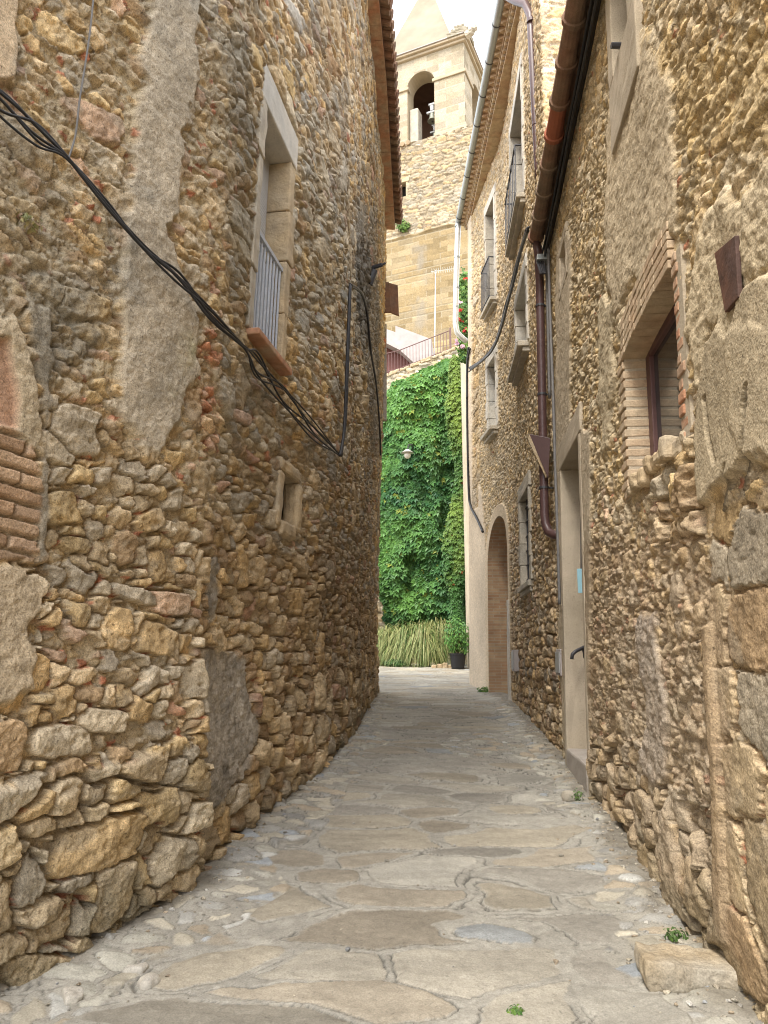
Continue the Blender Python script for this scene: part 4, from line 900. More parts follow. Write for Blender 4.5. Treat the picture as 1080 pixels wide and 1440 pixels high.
pB = TL.hit(598, 166); bell(tuple(TL.pt(pB[0], pB[1]+.2, -1.6)), .6, 'lower dark bell half hidden behind the pale pier in the belfry arch')
def leafcloud(pts, nrm, size, colf, name, label, cat, material='leaf', loc=(0,0,0), lob=5, droop=.5, kind=None, parent=None):
    """one plant made of lobed leaves"""
    V = []; Fc = []; Cl = []
    for p, n in zip(pts, nrm):
        n = Vector(n).normalized(); sz = size*(.6+.8*random.random())
        down = Vector((random.gauss(0,.5), random.gauss(0,.3), -1)); t = (down-n*down.dot(n)).normalized(); bt = n.cross(t)
        c = colf(p); base = Vector(p)
        angs = {5: (-1.5,-.75,0,.75,1.5), 3: (-.9,0,.9), 1: (0,)}[lob]
        for a in angs:
            L = sz*(1.0 if abs(a) < .1 else (.85 if abs(a) < 1 else .62)); w = L*.30
            d = t*math.cos(a)+bt*math.sin(a); q = n.cross(d)
            i = len(V); V += [base, base+d*L*.5+q*w+n*.06*sz, base+d*L-n*droop*.35*sz, base+d*L*.5-q*w+n*.06*sz]; Fc.append((i,i+1,i+2,i+3)); Cl += [c]*4
    b = MB(); b.v = [tuple(v) for v in V]; b.f = Fc; b.c = Cl
    o = b.build(name, M[material], parent, loc=loc)
    if label: tag(o, label, cat)
    return o
def lerp3(a, b, t): return tuple(a[i]+(b[i]-a[i])*t for i in range(3))
# ================================================================== TERRACE, STAIR, RETAINING WALL
YT = 26.6
RWp = [at(470, 530, YT), at(545, 524, YT), at(640, 492, YT), at(700, 480, YT)]
rw = thing('retaining_wall', 'old stone retaining wall carrying the railed terrace behind the creeper', 'wall', (1, YT, 1.5))
RW = Wall([(-3.2, YT+.9), (4.6, YT-.25)], -1, lean=0, smooth=0)
RW.nx = -np.abs(RW.nx)*0-.146; RW.ny = np.full_like(RW.ny, -.989)
S = np.arange(0, RW.L, .03); Z = np.arange(1.2, 13.9, .03); k = Skin(RW, S, Z)
k.lay(1.0, lambda s, z: rubble(s, z, .42, .20, 801, relief=.07, joint=.12, rnd=.35, pals=pal(pale=3, tan=3, grey=2, gold=1), mortar=(.50,.44,.33), missing=.1, red=.03, sv=.5, rough=1.2))
k.lay(ss(3.9, 3.7, k.z)*ss(2.6, 2.4, k.s), gp((.52,.45,.33), .05, .8, 805))
xs = RW.P(k.s, k.z)[0]; topz = np.interp(xs, [p.x for p in RWp], [p.z for p in RWp])
X, Y, Zz = RW.P(k.s, k.z, k.h)
keep = (k.z < topz+.05*fbm(k.s*2, k.z, 3, 2))[:-1, :-1]
grid_mesh('wall', X, Y, Zz, k.c, M['wall'], rw, keep)
b = MB(); n = 18
for i in range(n):
    x0 = -3.0+7.2*i/n; x1 = -3.0+7.2*(i+1)/n-.015; z0_, z1_ = [float(np.interp(q, [p.x for p in RWp], [p.z for p in RWp])) for q in (x0, x1)]; yy = np.interp((x0+x1)/2, [-3.2,4.6], [YT+.9,YT-.25])
    h_ = .10+.02*(i % 3); b.hexa([(x0,yy-.06,z0_-.02), (x1,yy-.06,z1_-.02), (x1,yy+.5,z1_-.02), (x0,yy+.5,z0_-.02), (x0,yy-.06,z0_+h_), (x1,yy-.06,z1_+h_), (x1,yy+.5,z1_+h_), (x0,yy+.5,z0_+h_)])
b.build('coping', M['tanstone'], rw, bevel=.03, rough=.03)
b = MB(); yb = YT+.4
b.prism([(-3.4,YT+1.1,.8), (4.6,YT-.0,.8), (4.6,YT-.0,13.2), (-3.4,YT+1.1,11.9)], (.3,4,0)); b.build('fill', M['core'], rw)
# railing
rl = thing('railing', 'maroon iron railing along the terrace above the creeper', 'railing', at(590, 495, YT+.3))
def rp(u, up): 
    p = at(u, 500, YT+.25); zt = np.interp(p.x, [q.x for q in RWp], [q.z for q in RWp])+.14; return Vector((p.x, np.interp(p.x, [-3.2,4.6], [YT+.9,YT-.25])+.25, zt+up))
b = MB(); b.tube([rp(u, .85) for u in (520, 560, 600, 634)], .020, 6); b.tube([rp(u, .10) for u in (520, 560, 600, 634)], .018, 6); b.build('rails', M['rail'], rl)
b = MB()
for u in np.arange(521, 634, 4.3): b.tube([rp(u, .10), rp(u, .85)], .011, 5)
bo = b.build('bars', M['rail'], rl)
b = MB(); b.tube([rp(634, -.05), rp(634, .95)], .035, 6); b.build('post', M['rail'], rl)
# stair behind the terrace
st = thing('stair', 'grey concrete stair flank with two steps behind the terrace railing', 'stair', at(575, 490, 29))
b = MB(); YS = 29.2; pg = [(500,448), (556,467), (556,458), (607,477), (608,520), (584,512), (562,492), (542,482), (500,470)]; b.prism([at(u, v, YS) for u, v in pg], (.2,1.6,0)); b.build('flank', M['concrete'], st)
b = MB(); b.prism([at(u, v, YS+.5) for u, v in ((500,470), (545,484), (566,494), (588,514), (588,530), (500,530))], (0,.1,0)); b.build('panel', M['maroon'], st)
b = MB(); b.box(-5, 6, YT+.6, 42, 10.5, 11.6); b.build('landing', M['concrete'], st)
# TV antenna
an = thing('tv_antenna', 'slim pale TV antenna mast standing by the terrace railing', 'antenna', at(611, 500, 28.2))
b = MB(); b.tube([at(611, 508, 28.2), at(612.5, 380, 28.2)], .019, 6); b.build('mast', M['zincpale'], an)
b = MB(); p0 = at(606, 382, 28.2); p1 = at(640, 378, 28.0); b.tube([p0, p1], .014, 5)
for i in range(11): q = p0.lerp(p1, (i+.5)/11); b.tube([q+Vector((-.03,-.22,0)), q+Vector((.03,.22,0))], .007, 4); b.tube([q+Vector((0,0,-.09)), q+Vector((0,0,.09))], .006, 4)
b.build('boom', M['zincpale'], an)
# low doorway bit of the next house at the far left
fh = thing('plastered_house', 'cream plastered house corner with dark maroon door behind the left wall', 'house', at(520, 900, 25.6))
b = MB(); b.box(-3.4, -.33, 25.75, 26.2, 1.2, 4.75); b.build('wall', M['cream'], fh)
b = MB(); b.box(-1.05, -.42, 25.70, 25.745, 1.9, 3.55); b.build('door', M['maroon'], fh, bevel=.01)
b = MB(); b.box(-1.2, -.30, 25.35, 25.70, 1.2, 1.85); b.build('step', M['stone'], fh, bevel=.03, rough=.02)
b = MB(); b.box(-.41, -.22, 25.6, 25.745, 1.3, 4.3); b.build('door_post', M['plaster'], fh, bevel=.02)

# ================================================================== CREEPERS
def ivy_x(u, v): return at(u, v, YT-.2)
def in_ivy(x, z):
    pass
edge = np.array([(543,545), (552,530), (600,512), (622,498), (640,503), (660,520), (664,880), (640,915), (618,892), (600,886), (580,890), (562,882), (541,866), (528,800), (530,740), (534,660), (537,600)])
ez = np.array([tuple((lambda p: (p.x, p.z))(at(u, v, YT-.25))) for u, v in edge])
pts = []; nr = []
rs = np.random.RandomState(5)
xa, xb = ez[:, 0].min()-.3, ez[:, 0].max()+.3; za, zb = ez[:, 1].min()-.3, ez[:, 1].max()+.3
N = 15000; px = rs.uniform(xa, xb, N); pz = rs.uniform(za, zb, N)
d = pdist(px, pz, ez)+.30*fbm(px*1.4, pz*1.4, 9, 4)
okk = d > 0; px, pz, d = px[okk], pz[okk], d[okk]
bul = .75*(fbm(px*.8, pz*.55, 21, 3)*.5+.5)+.50*(fbm(px*2.0, pz*1.5, 23, 3)*.5+.5)+.22*rs.rand(len(px))
hollow = ss(.15, .5, fbm(px*.9+7, pz*.6, 27, 4)); bul = bul*ss(-.05, .7, d)*(1-.55*hollow)
gapm = rs.rand(len(px)) > .25*hollow
yw = np.interp(px, [-3.2,4.6], [YT+.9,YT-.25])
ex_ = 0.004; bx = lambda q: q
gx = fbm((px+.05)*.8, pz*.55, 21, 3)-fbm((px-.05)*.8, pz*.55, 21, 3); gzz = fbm(px*.8, (pz+.05)*.55, 21, 3)-fbm(px*.8, (pz-.05)*.55, 21, 3)
def vine_col(dark, lite, yel, bias):
    def f(i):
        r = random.random(); a = .5+.5*tone[i]+bias
        c = lerp3(dark, lite, min(1, max(0, a+.35*(r-.5))))
        return lerp3(c, yel, .8) if random.random() < .03 else c
    return f
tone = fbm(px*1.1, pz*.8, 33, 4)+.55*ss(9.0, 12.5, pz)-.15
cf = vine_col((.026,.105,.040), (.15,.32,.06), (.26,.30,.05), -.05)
P3 = []; N3 = []; cols = {}
for i in range(len(px)):
    if not gapm[i]: continue
    p = Vector((px[i], yw[i]-.06-bul[i], pz[i])); P3.append(p); N3.append((-gx[i]*3+rs.normal(0,.35), -1, .45-gzz[i]*3+rs.normal(0,.35))); cols[len(P3)-1] = cf(i)
cnt = iter(range(10**9))
creeper = leafcloud(P3, N3, .20, lambda p: cols[next(cnt)], 'creeper', 'dense green creeper of lobed leaves hanging over the whole terrace wall', 'creeper', loc=(1, YT, 1.5))
b = MB()
for i in range(9):
    x = rs.uniform(.2, 3.0); z_ = 2.6; pth = []
    for j in range(14): yy = np.interp(x, [-3.2,4.6], [YT+.9,YT-.25])-.10; pth.append((x, yy, z_)); x += rs.normal(0,.12); z_ += .7
    b.tube(pth, np.linspace(.03,.01,14), 5)
b.build('vine_stems', M['stem'], creeper)
# lighter column of a second creeper against the house on the right
N = 9000; t_ = rs.rand(N); v_ = 505+t_*(905-505); 
P3 = []; N3 = []; CC = []
for i in range(N):
    v = v_[i]; w = 11+9*vn(np.array([v*.02]), np.array([.5]), 3)[0]+5*math.sin(v*.035); c0 = 646-4*math.sin(v*.017)
    a = rs.uniform(0, 2*math.pi); rr = rs.uniform(.5, 1.0)*w/1050*25.2*1.05
    p = at(c0, v, 25.4)+Vector((math.cos(a)*rr, math.sin(a)*rr*.55-.05, rs.normal(0,.06))); p.x = min(p.x, 2.75)
    P3.append(p); N3.append((math.cos(a)+rs.normal(0,.35), min(-.15, math.sin(a))*.9-.35, .5+rs.normal(0,.35)))
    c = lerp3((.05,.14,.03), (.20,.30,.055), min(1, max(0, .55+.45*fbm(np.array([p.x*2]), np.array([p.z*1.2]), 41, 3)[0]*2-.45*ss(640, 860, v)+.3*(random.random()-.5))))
    if random.random() < .006: c = (.34,.10,.03)
    CC.append(c)
cnt2 = iter(CC)
c2_ = leafcloud(P3, N3, .115, lambda p: next(cnt2), 'creeper', 'yellow green creeper column with red tips beside the right house corner', 'creeper', loc=(2.6, 25.4, 1.5))
b = MB(); b.tube([at(648, v, 25.5)+Vector((.06*math.sin(v*.05),0,0)) for v in range(515, 935, 20)], .035, 6); b.build('trunk', M['stem'], c2_)
# flowering plant on the ledge beyond the zinc downpipe
P3 = []; N3 = []; CC = []
for i in range(1500):
    v = rs.uniform(385, 505); w = 6+4*vn(np.array([v*.06]), np.array([.5]), 4)[0]; p = at(653+rs.normal(0,w*.4), v, 21.5)+Vector((0, rs.normal(0,.14), 0)); P3.append(p); N3.append((rs.normal(0,.6), -1, .4+rs.normal(0,.4)))
    CC.append(lerp3((.05,.15,.03), (.18,.30,.06), rs.rand()))
cnt3 = iter(CC); fp = leafcloud(P3, N3, .10, lambda p: next(cnt3), 'flowering_vine', 'trailing vine with small red and pink flowers beside the pale zinc downpipe', 'vine', lob=3, loc=tuple(at(652,460,21.5)))
for u, v, c in ((657,391,(.55,.05,.02)), (647,436,(.55,.03,.02)), (653,464,(.55,.02,.03)), (646,424,(.6,.45,.5)), (650,486,(.6,.42,.48)), (643,480,(.62,.4,.5)), (648,450,(.5,.04,.02))):
    P3 = [at(u, v, 21.2)+Vector((rs.normal(0,.03), rs.normal(0,.03), rs.normal(0,.03))) for j in range(9)]; N3 = [(rs.normal(0,.5), -1, .4) for j in range(9)]
    leafcloud(P3, N3, .07, lambda p: c, 'flower', None, None, material='flower', lob=5, parent=fp)
# house beyond the corner that carries the vine
h5 = thing('plastered_house', 'narrow strip of a plastered house with brown boards beyond the right corner', 'house', (3.2, 22, 1.4))
b = MB(); b.box(2.72, 6, 21.9, 25.0, 1.0, 13.0); b.build('wall', M['cream'], h5)
b = MB(); b.box(2.56, 2.72, 21.86, 21.98, 7.5, 12.9); b.build('board', M['wood'], h5)
# lamp on the creeper
lp = thing('wall_lamp', 'white enamel wall lamp poking out of the dark creeper', 'lamp', at(573, 636, 25.3))
p = at(573, 637, 25.3); b = MB(); b.lathe([(.04,.13), (.07,.12), (.11,.08), (.21,.016), (.22,.0), (.2,.01)], p, 18); b.build('lamp_shade', M['white'], lp, smooth=True)
b = MB(); b.lathe([(.03,.05), (.09,.0), (.12,-.08), (.10,-.16), (.05,-.2), (.01,-.21)], p, 16); b.build('globe', M['globe'], lp, smooth=True)
b = MB(); b.tube([p+Vector((.0,.0,.15)), p+Vector((.05,.0,.30)), p+Vector((.16,.1,.34)), p+Vector((.3,1.3,.2))], .022, 6); b.build('arm', M['iron'], lp)
# ================================================================== ORNAMENTAL GRASSES, POT
def grass(name, label, c, n, rad, hgt, seed, drift):
    g = np.random.RandomState(seed); b = MB(); 
    for i in range(n):
        a = g.uniform(0, 2*math.pi); r0 = g.rand()**.6*.16; p = Vector(c)+Vector((math.cos(a)*r0, math.sin(a)*r0*.6, 0))
        a += g.normal(0,.35); out = Vector((math.cos(a)*1.1+drift, math.sin(a)*.55-.12, 0)); q_ = g.rand(); H = hgt*(.35+.65*q_); Lr = rad*(.30+.75*g.rand()*(1.15-.5*q_)); w = .012+.014*g.rand(); dr_ = .55+1.0*g.rand()
        k_ = [p+out*Lr*(t**1.5)+Vector((0,0,H*(2.45*t-1.25*t*t-dr_*t**4*.9))) for t in (0,.25,.5,.75,1.0)]
        side = Vector((-out.y, out.x, 0)).normalized() if out.length > .01 else Vector((1,0,0)); side = (side+Vector((.6,0,.2))).normalized()
        col = lerp3((.13,.22,.05), (.50,.47,.22), min(1, max(0, .30+.5*g.rand()+.25*(H/hgt-.8)))) if g.rand() < .75 else (.10,.19,.045)
        vs = []
        for j, q in enumerate(k_): ww = w*(1-.22*j); vs += [q-side*ww, q+side*ww]
        b.add(vs, [(2*j,2*j+1,2*j+3,2*j+2) for j in range(4)], col)
    o = b.build(name, M['leaf'], None, loc=c); tag(o, label, 'ornamental grass', 'grass clumps along the creeper wall'); return o
def gp3(u, v, Yy): p = at(u, v, Yy); return (p.x, Yy, float(gz(Yy)))
grass('grass_clump', 'arching straw green grass clump at the far left of the row', gp3(543, 930, 25.4), 800, .85, 1.45, 1, -.15)
grass('grass_clump', 'pale drooping grass clump second from the left in the row', gp3(570, 932, 25.2), 850, 1.0, 1.5, 2, -.25)
grass('grass_clump', 'widest yellowed grass clump in the middle of the row', gp3(597, 933, 25.1), 950, 1.1, 1.65, 3, -.30)
grass('grass_clump', 'tall pale grass clump beside the potted shrub', gp3(620, 934, 25.3), 750, .9, 1.7, 4, -.2)
def bush(name, label, cat, c, n, rx, rz_, size, seed, c0, c1, lob=1, parent=None):
    g = np.random.RandomState(seed); P3, N3, CC = [], [], []
    for i in range(n):
        v = g.normal(size=3); v /= np.linalg.norm(v); r = g.rand()**.35*(.75+.5*vn(np.array([v[0]*2+5]), np.array([v[2]*2+5]), seed)[0])
        P3.append(Vector(c)+Vector((v[0]*rx*r, v[1]*rx*r*.8, rz_*(1+v[2]*r)))); N3.append((v[0]+g.normal(0,.4), v[1]-.5, v[2]+.6)); CC.append(lerp3(c0, c1, g.rand()))
    it = iter(CC); return leafcloud(P3, N3, size, lambda p: next(it), name, label, cat, lob=lob, loc=tuple(c), parent=parent)
bush('low_plant', 'low dark green plant at the foot of the grass clumps', 'plant', gp3(556, 934, 24.85), 500, .38, .15, .07, 11, (.03,.09,.025), (.10,.19,.05))
pc = gp3(644, 941, 24.2)
pt = thing('plant_pot', 'round black plastic nursery pot at the foot of the plastered corner', 'pot', pc)
b = MB(); b.lathe([(.20,0), (.205,.0), (.25,.42), (.265,.42), (.268,.47), (.25,.47), (.24,.40)], pc, 22); b.build('pot_body', M['potplastic'], pt, smooth=False)
b = MB(); b.lathe([(.01,.41), (.243,.40)], pc, 22); b.build('soil', M['soil'], pt)
sb = bush('shrub', 'leafy green shrub growing in the black plastic pot', 'shrub', (pc[0], pc[1], pc[2]+.40), 1100, .42, .62, .085, 12, (.035,.12,.025), (.13,.28,.055))
b = MB()
for a in range(6): b.tube([(pc[0],pc[1],pc[2]+.38), (pc[0]+.12*math.cos(a),pc[1]+.12*math.sin(a),pc[2]+.8), (pc[0]+.22*math.cos(a),pc[1]+.2*math.sin(a),pc[2]+1.3)], [.014,.01,.006], 5)
b.build('stems', M['stem'], sb)
b = MB(); p = Vector(gp3(622, 940, 24.6)); 
for i in range(5): b.box(p.x-.35+.18*i, p.x-.19+.18*i, p.y-.1+.03*(i % 2), p.y+.15, p.z-.05, p.z+.09+.03*(i % 3))
kb = b.build('stone_edging', M['tanstone'], None, bevel=.03, rough=.02); tag(kb, 'short row of tan edging stones between the grass and the pot', 'edging')
# weeds
def weed(label, c, n, rx, rz_, size, seed, c0=(.05,.13,.03), c1=(.17,.28,.05)): bush('weed', label, 'weed', c, n, rx, rz_, size, seed, c0, c1)
p = LB.hit(569, 327); q = LB.pt(p[0], p[1], .25); weed('round green weed growing on the ledge of the church tower', tuple(q), 500, .38, .32, .12, 21)
q = MW.pt(A1+.12, 0, .12); weed('small yellow green weed at the foot of the arched doorway', (q.x, q.y, float(gz(q.y))), 160, .16, .07, .05, 22)
q = NW.pt(d0-.25, 0, .16); weed('small weed with a stone at the foot of the doorway step', (q.x, q.y, PH(q.x, q.y)), 90, .06, .05, .022, 23, (.04,.08,.02), (.12,.2,.05))
q = NW.pt(NW.hit(980,1240)[0], 0, .10); weed('small green weed in the gutter between the paving and right wall', (q.x, q.y, PH(q.x, q.y)+.0), 120, .06, .025, .022, 24, (.04,.08,.02), (.10,.17,.04))
p = at(726, 1430, 3.36); weed('tiny grass tuft in a joint of the nearest flagstones', (p.x, p.y, PH(p.x, p.y)), 60, .035, .012, .018, 25)
p = LW.hit(40, 640); q = LW.hit(30, 322); w_ = LW.pt(q[0], q[1], .06); weed('thin dry sprig sprouting from the left wall beneath the cables', tuple(w_), 40, .06, .035, .035, 26, (.14,.15,.05), (.34,.28,.12))
# loose stone and pebbles
def boulder(name, label, cat, c, sx, sy, sz, seed, m, rot=0, sub=5, rough=.06, box=.55):
    bm = bmesh.new(); bmesh.ops.create_icosphere(bm, subdivisions=sub, radius=1)
    from mathutils import noise as NZ
    for v in bm.verts:
        d = v.co.copy(); mx = max(abs(d.x), abs(d.y), abs(d.z)); d = d*(1/(1-box+box*mx))*.92
        q = Vector((d.x*sx, d.y*sy, d.z*sz)); o = Vector((seed*3.1, seed*1.7, 0)); q += d.normalized()*(rough*(NZ.noise(q*4+o)+.5*NZ.noise(q*11+o)+.25*NZ.noise(q*30+o)))
        if q.z > 0: q.z *= 1-.25*(q.x/sx)
        v.co = q
    me = bpy.data.meshes.new(name); bm.to_mesh(me); bm.free(); me.polygons.foreach_set('use_smooth', [True]*len(me.polygons)); me.materials.append(m)
    o = bpy.data.objects.new(name, me); link(o); o.location = c; o.rotation_euler = (0, 0, rot); return tag(o, label, cat)
p = at(968, 1378, 3.62); boulder('loose_stone', 'large pale brown block lying on the paving at the foot of the right wall', 'stone', (p.x, p.y, PH(p.x, p.y)+.028), .235, .15, .065, 1, M['slab'], -.12, 6, .03, .82)
p = NW.pt(d0-.22, 0, .22); boulder('small_stone', 'small rounded stone at the foot of the doorway step', 'stone', (p.x, p.y, PH(p.x, p.y)+.03), .07, .06, .05, 2, M['stone'], .4, 4, .02)
for i, (u, v, sz, lb) in enumerate(((188, 1360, .060, 'smooth white pebble nearest the jutting corner of the left wall foot'), (208, 1378, .052, 'smaller white pebble just below another in the left cobbles'), (105, 1398, .075, 'biggest white pebble among the cobbles at the lower left'))):
    Yp_ = 1.6/(0.057-ray(u, v)[1]); p = at(u, v, Yp_); o = boulder('pebble', lb, 'pebble', (p.x, p.y, PH(p.x, p.y)+.004), sz, sz*.75, sz*.36, 5+i, M['palestone'], i, 5, .03); tag(o, group='white pebbles set in the left cobbles')

g = np.random.RandomState(77); V, Fc, CL = [], [], []
bmi = bmesh.new(); bmesh.ops.create_icosphere(bmi, subdivisions=1, radius=1); iv = np.array([v.co[:] for v in bmi.verts]); fi = [tuple(v.index for v in f.verts) for f in bmi.faces]; bmi.free()
for i in range(1500):
    y = 2.2+g.rand()**1.6*14; left = g.rand() < .5
    x = float(np.interp(y, Yp, LBASE))+abs(g.normal(0,.14)) if left else float(np.interp(y, Yp, RBASE))-abs(g.normal(0,.15))
    if g.rand() < .12: x = g.uniform(float(np.interp(y, Yp, LBASE)), float(np.interp(y, Yp, RBASE)))
    r = .004+.010*g.rand()**2.5
    n = len(V); m3 = iv*(r*np.array([1+.5*g.rand(), 1+.5*g.rand(), .7]))*(1+.25*g.normal(size=(len(iv), 1))); V += [tuple(q) for q in m3+np.array([x, y, PH(x, y)+r*.3])]
    Fc += [tuple(n+a for a in f) for f in fi]; CL += [tuple(np.array(pick(PE, np.array([g.rand()*.999]))[0])*(.6+.5*g.rand()))]*len(iv)
b = MB(); b.v, b.f, b.c = V, Fc, CL; gv = b.build('gravel', M['wall']); tag(gv, 'loose grit and gravel lying along the foot of both walls', 'gravel', kind='stuff')
# ================================================================== PIPES AND CABLES
dp = thing('downpipe', 'dark brown metal downpipe down the wall between the two right houses', 'downpipe', NW.pt(NW.hit(765,500)[0], 3, .1))
p0 = NW.hit(757, 325); p1 = NW.hit(766, 690)
sD = NW.hit(763, 520)[0]; path_ = [NW.pt(sg1-.02, NTOP-.2, .20), NW.pt(sg1-.0, NTOP-.36, .17)]+[NW.pt(sD, q, .13) for q in np.linspace(NTOP-.6, 3.42, 8)]+[NW.pt(sD-.02, 3.28, .12), NW.pt(sD-.07, 3.18, .09), NW.pt(sD-.16, 3.13, .03), NW.pt(sD-.25, 3.11, -.06)]
b = MB(); b.tube(path_, .056, 14); b.build('pipe', M['brownpipe'], dp, smooth=True)
for q in (NTOP-1.0, 5.0, 3.75):
    b = MB(); b.tube([NW.pt(sD, q, .13), NW.pt(sD, q+.03, .13)], .064, 12); b.tube([NW.pt(sD, q+.015, .1), NW.pt(sD, q+.015, -.02)], .012, 6); b.build('bracket', M['iron'], dp)
# upper brown downpipe from the zinc gutter to the terracotta gutter
dq = thing('downpipe', 'brown downpipe falling from the zinc gutter onto the terracotta gutter', 'downpipe', MC.pt(.3, 10, .2))
g0 = MC.pt(.25, gz_-.05, go)
pq = [at(726, 2, 10.4), at(739, 6, 10.2), at(746, 22, 10.05), at(747.5, 50, 10.0), at(752, 140, 10.0), at(757, 230, 10.0), at(759, 262, 10.0)]
b = MB(); b.tube([at(708, -8, 10.8), at(718, -2, 10.6)]+pq, .062, 12); b.build('pipe', M['brownpipe'], dq, smooth=True)
for v in (30, 175):
    b = MB(); u = np.interp(v, [22,230], [746.5,757]); b.tube([at(u, v-2, 10.0), at(u, v+2, 10.0)], .07, 12); b.build('bracket', M['brownpipe'], dq)
dz = thing('downpipe', 'bright zinc downpipe hanging from the far end of the zinc gutter', 'downpipe', MC.pt(MC.L, 10, .3))
ge = MC.pt(MC.L-.02, gz_-.03, go); b = MB()
b.tube([ge, ge+Vector((-.02,.05,-.35)), at(642, 380, 18.7), at(640.5, 455, 18.7), at(643, 468, 18.7), at(651, 476, 18.7), at(656, 480, 18.75)], .075, 12); b.build('pipe', M['zincpale'], dz, smooth=True)
for v in (318, 362, 405, 432): 
    b = MB(); u = np.interp(v, [318,455], [643.6,640.6]); b.tube([at(u, v-1, 18.7), at(u, v+1, 18.7)], .082, 12); b.build('collar', M['zinc'], dz)
def cab(name, label, W, runs, r, m, off=.07, group=None, **k):
    t = None
    for j, pix in enumerate(runs):
        P_ = [];
        for q in pix:
            s_, z_ = W.hit(q[0], q[1], off=off, **k); P_.append(W.pt(s_, z_, off))
        out = []                                     # Catmull-Rom
        for i in range(len(P_)-1):
            a, b_, c_, d_ = P_[max(i-1,0)], P_[i], P_[i+1], P_[min(i+2,len(P_)-1)]
            for h in range(8):
                x = h/8; out.append(.5*((2*b_)+(c_-a)*x+(2*a-5*b_+4*c_-d_)*x*x+(3*b_-a-3*c_+d_)*x**3))
        out.append(P_[-1])
        b = MB(); b.tube(out, r*(.8+.45*random.random()), 6)
        if t is None: t = thing(name, label, 'cables', out[len(out)//2])
        b.build('cable', M[m], t, smooth=True)
    return t
base = [(-60,92), (0,150), (50,190), (95,222), (150,290), (200,352), (250,392), (300,445), (345,490), (362,515), (400,562), (440,606), (478,640)]
runs = []
for j in range(6):
    rr = random.Random(j); runs.append([(u+rr.uniform(-3,3)*(1.6 if u < 300 else 1), v+rr.uniform(-9,9)*(2.0 if u < 80 or 360 < u < 470 else .9)+(-12 if j in (0,1) and u < 60 else 0)) for u, v in base])
    runs[-1][3] = (95+rr.uniform(-1,1), 222+rr.uniform(-2,2)); runs[-1][8] = (345+rr.uniform(-1,1), 490+rr.uniform(-3,3)); runs[-1][-1] = (478+rr.uniform(-1,1), 640+rr.uniform(-2,2))
cab('cable_bundle', 'sagging bundle of black cables crossing the left house below its barred window', LW, runs, .0072, 'cable', .11)
cab('vertical_cables', 'black cables rising up the left house from the sagging bundle', LW, [[(478,641), (484,600), (488,500), (492,400)], [(480,641), (486,590), (489,520), (493,402)], [(493,400), (508,412), (516,440), (521,490), (529,540), (534,600), (535,640)], [(493,402), (511,416), (517,450), (523,500)]], .016, 'cable', .12)
cab('thin_wire', 'thin grey wire dropping from above to the left cable bundle', LW, [[(96,224), (106,190), (112,140), (120,90), (127,40), (133,-20)]], .007, 'greycable', .09)
ev = []
for j in range(6):
    oz = .18+.055*j; ev.append([NW.pt(q, NTOP-oz-.015*math.sin(q*3+j), .05+.025*(j % 3)) for q in np.linspace(sg0, sg1+.05, 24)])
t = thing('cable_bundle', 'thick run of black cables clipped beneath the terracotta gutter', 'cables', ev[0][12])
for P_ in ev: b = MB(); b.tube(P_, .016, 6); b.build('cable', M['cable'], t, smooth=True)
HS2 = HS
fr = []
for j in range(4):
    rr = random.Random(j+50); fr.append([(u+rr.uniform(-1.5,1.5), v+rr.uniform(-3,3)) for u, v in ((742,322), (733,350), (722,392), (712,430), (703,462), (694,488), (678,508), (660,520))])
cab('cable_bundle', 'twisted black cables slanting down across the middle house facade', MW, fr, .022, 'cable', .15, **HS)
cab('cable_drop', 'black cable dropping down the plastered corner and bending towards the arch', MW, [[(659,488), (656,520), (657,600), (659,690), (662,712), (670,728), (679,748)], [(661,490), (658,505), (656,530), (654,560)]], .026, 'cable', .08, **HS)
cab('conduit', 'grey conduit running down beside the brown downpipe', NW, [[(771,330), (772,380), (774,450), (778,560), (781,660), (784,740), (787,850)], [(768,338), (770,420), (773,560)]], .020, 'greycable', .06)
# cable clamp at the gutter end
cl = thing('cable_clamp', 'metal cable clamp with looped wires at the end of the terracotta gutter', 'clamp', NW.pt(sg1, NTOP-.4, .12))
b = MB()
for j in range(4): b.tube([NW.pt(sg1+.02, NTOP-.22-.02*j, .16-.03*j), NW.pt(sg1-.02, NTOP-.45, .20-.03*j), NW.pt(sg1-.12, NTOP-.72, .16-.02*j)], .013, 6)
b.build('loop', M['iron'], cl); b = MB(); b.wbox(NW, sg1-.10, sg1+.02, NTOP-.50, NTOP-.42, .02, .2); b.build('clamp_plate', M['zinc'], cl, bevel=.006)
# wedge shaped lamp hood on the downpipe
wl_ = thing('floodlight', 'brown wedge shaped metal lamp hood fixed beside the downpipe elbow', 'lamp', NW.pt(sD, 3.6, .2))
a0 = NW.hit(766, 612); Yw = np.interp(sD, NW.S, NW.y)-.1
A_, B_, C_, D_ = at(744, 610, Yw), at(774, 616, Yw-.12), at(771, 673, Yw-.06), at(774, 640, Yw+.15)
b = MB(); bk = Vector((.03,.16,.0)); b.add([A_, B_, C_, A_+bk, B_+bk, C_+bk*.6], [(0,1,2), (3,4,5), (0,1,4,3), (1,2,5,4)]); b.build('hood', M['brownpipe'], wl_, bevel=.004)
b = MB(); l4 = [at(u, v, Yw-.02) for u, v in ((742.5,618), (744.5,610.5), (769,668), (768,672))]; b.prism(l4, (.0,.02,.0)); b.build('lens', M['tanstone'], wl_)
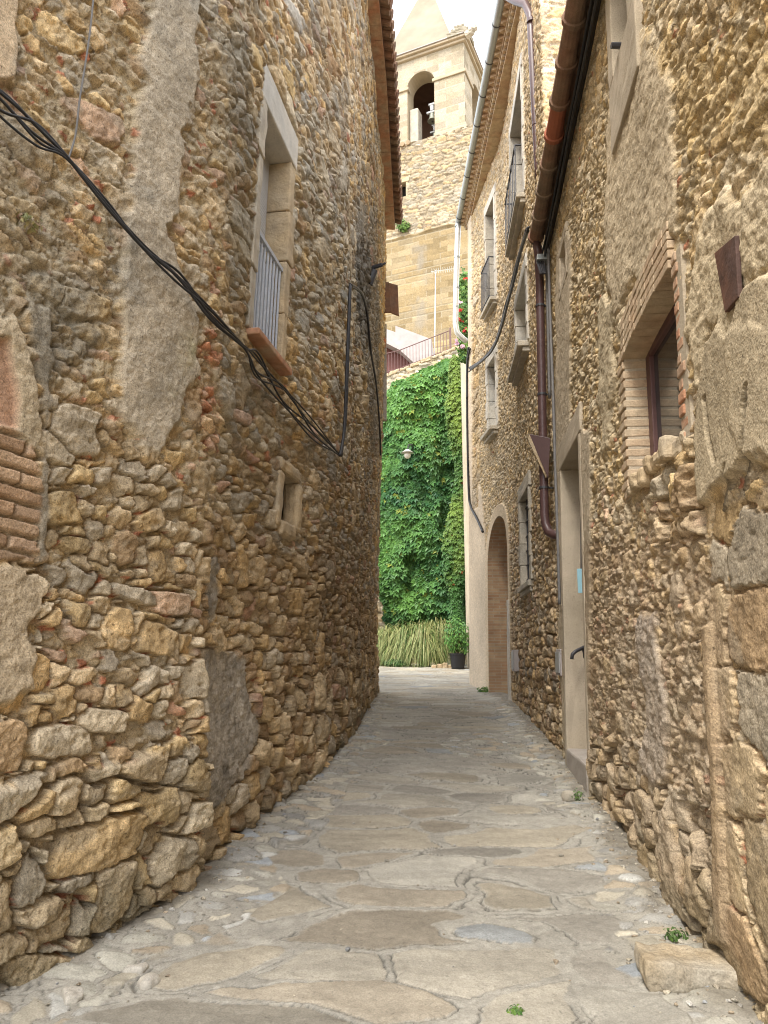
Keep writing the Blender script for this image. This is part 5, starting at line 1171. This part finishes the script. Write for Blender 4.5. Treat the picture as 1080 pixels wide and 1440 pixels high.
# rusty plate, blue sign, handrail, meter boxes
q4 = [NW.hit(*q, off=.05) for q in ((1004,356), (1033,331), (1038,418), (1019,440))]
b = MB(); b.wprism(NW, q4, .03, .05); o = b.build('metal_plate', M['rust'], None, bevel=.004); tag(o, 'dark rusty metal plate fixed high on the plaster of the right wall', 'plate')
sg = thing('hanging_sign', 'pale blue narrow sign hanging on the doorway jamb of the right house', 'sign', NW.pt(d0, 2.4, .1))
yv = 0
b = MB(); pA, pB_ = at(811, 800, 8.0), at(822, 834, 8.0); b.box(pA.x, pB_.x, 7.98, 8.0, pB_.z, pA.z); b.build('board', M['blue'], sg, bevel=.003)
b = MB()
for i in range(4): zq = pA.z-.06-.045*i; b.box(pA.x+.045, pB_.x-.008, 7.976, 7.979, zq-.004, zq+.004)
b.build('lines', M['ink'], sg)
b = MB(); b.tube([at(817.5, 716, 8.0), at(817.5, 802, 8.0)], .010, 6); b.tube([at(817.5, 716, 8.0), at(829, 712, 8.05)], .010, 6); b.build('rod', M['iron'], sg)
yj = float(np.interp(d1, NW.S, NW.y))-.06
hr = thing('handrail', 'short black iron handrail on the far jamb of the doorway', 'handrail', at(815, 918, yj))
b = MB(); b.tube([at(804, 927, yj-.12), at(805, 920, yj-.12), at(810, 915.5, yj-.1), at(825, 908.5, yj-.06)], .020, 8); b.build('bar', M['iron'], hr, smooth=True)
b = MB(); b.tube([at(819, 912, yj-.08), at(821, 917, yj-.05), at(822, 925, yj)], .014, 6); b.build('bracket', M['iron'], hr)
def meter(label, W, c4, off, **k):
    s0, s1, z0, z1 = rect4(W, *c4, **k); s0, s1 = min(s0,s1), max(s0,s1)
    t = thing('meter_box', label, 'meter box', W.pt((s0+s1)/2, z0, 0)); b = MB(); b.wbox(W, s0, s1, z0, z1, -.05, off); b.build('frame', M['concrete'], t, bevel=.008)
    b = MB(); b.wbox(W, s0+.03, s1-.03, z0+.03, z1-.03, off, off+.012); b.build('door', M['box'], t, bevel=.004)
meter('grey metal meter box set low in the wall beside the doorway', NW, ((795,912), (789,914), (789,951), (796,949)), .06)
meter('narrow grey meter box low on the middle house wall', MW, ((730,914), (727,914), (728,942), (731,946)), .10, **HS)
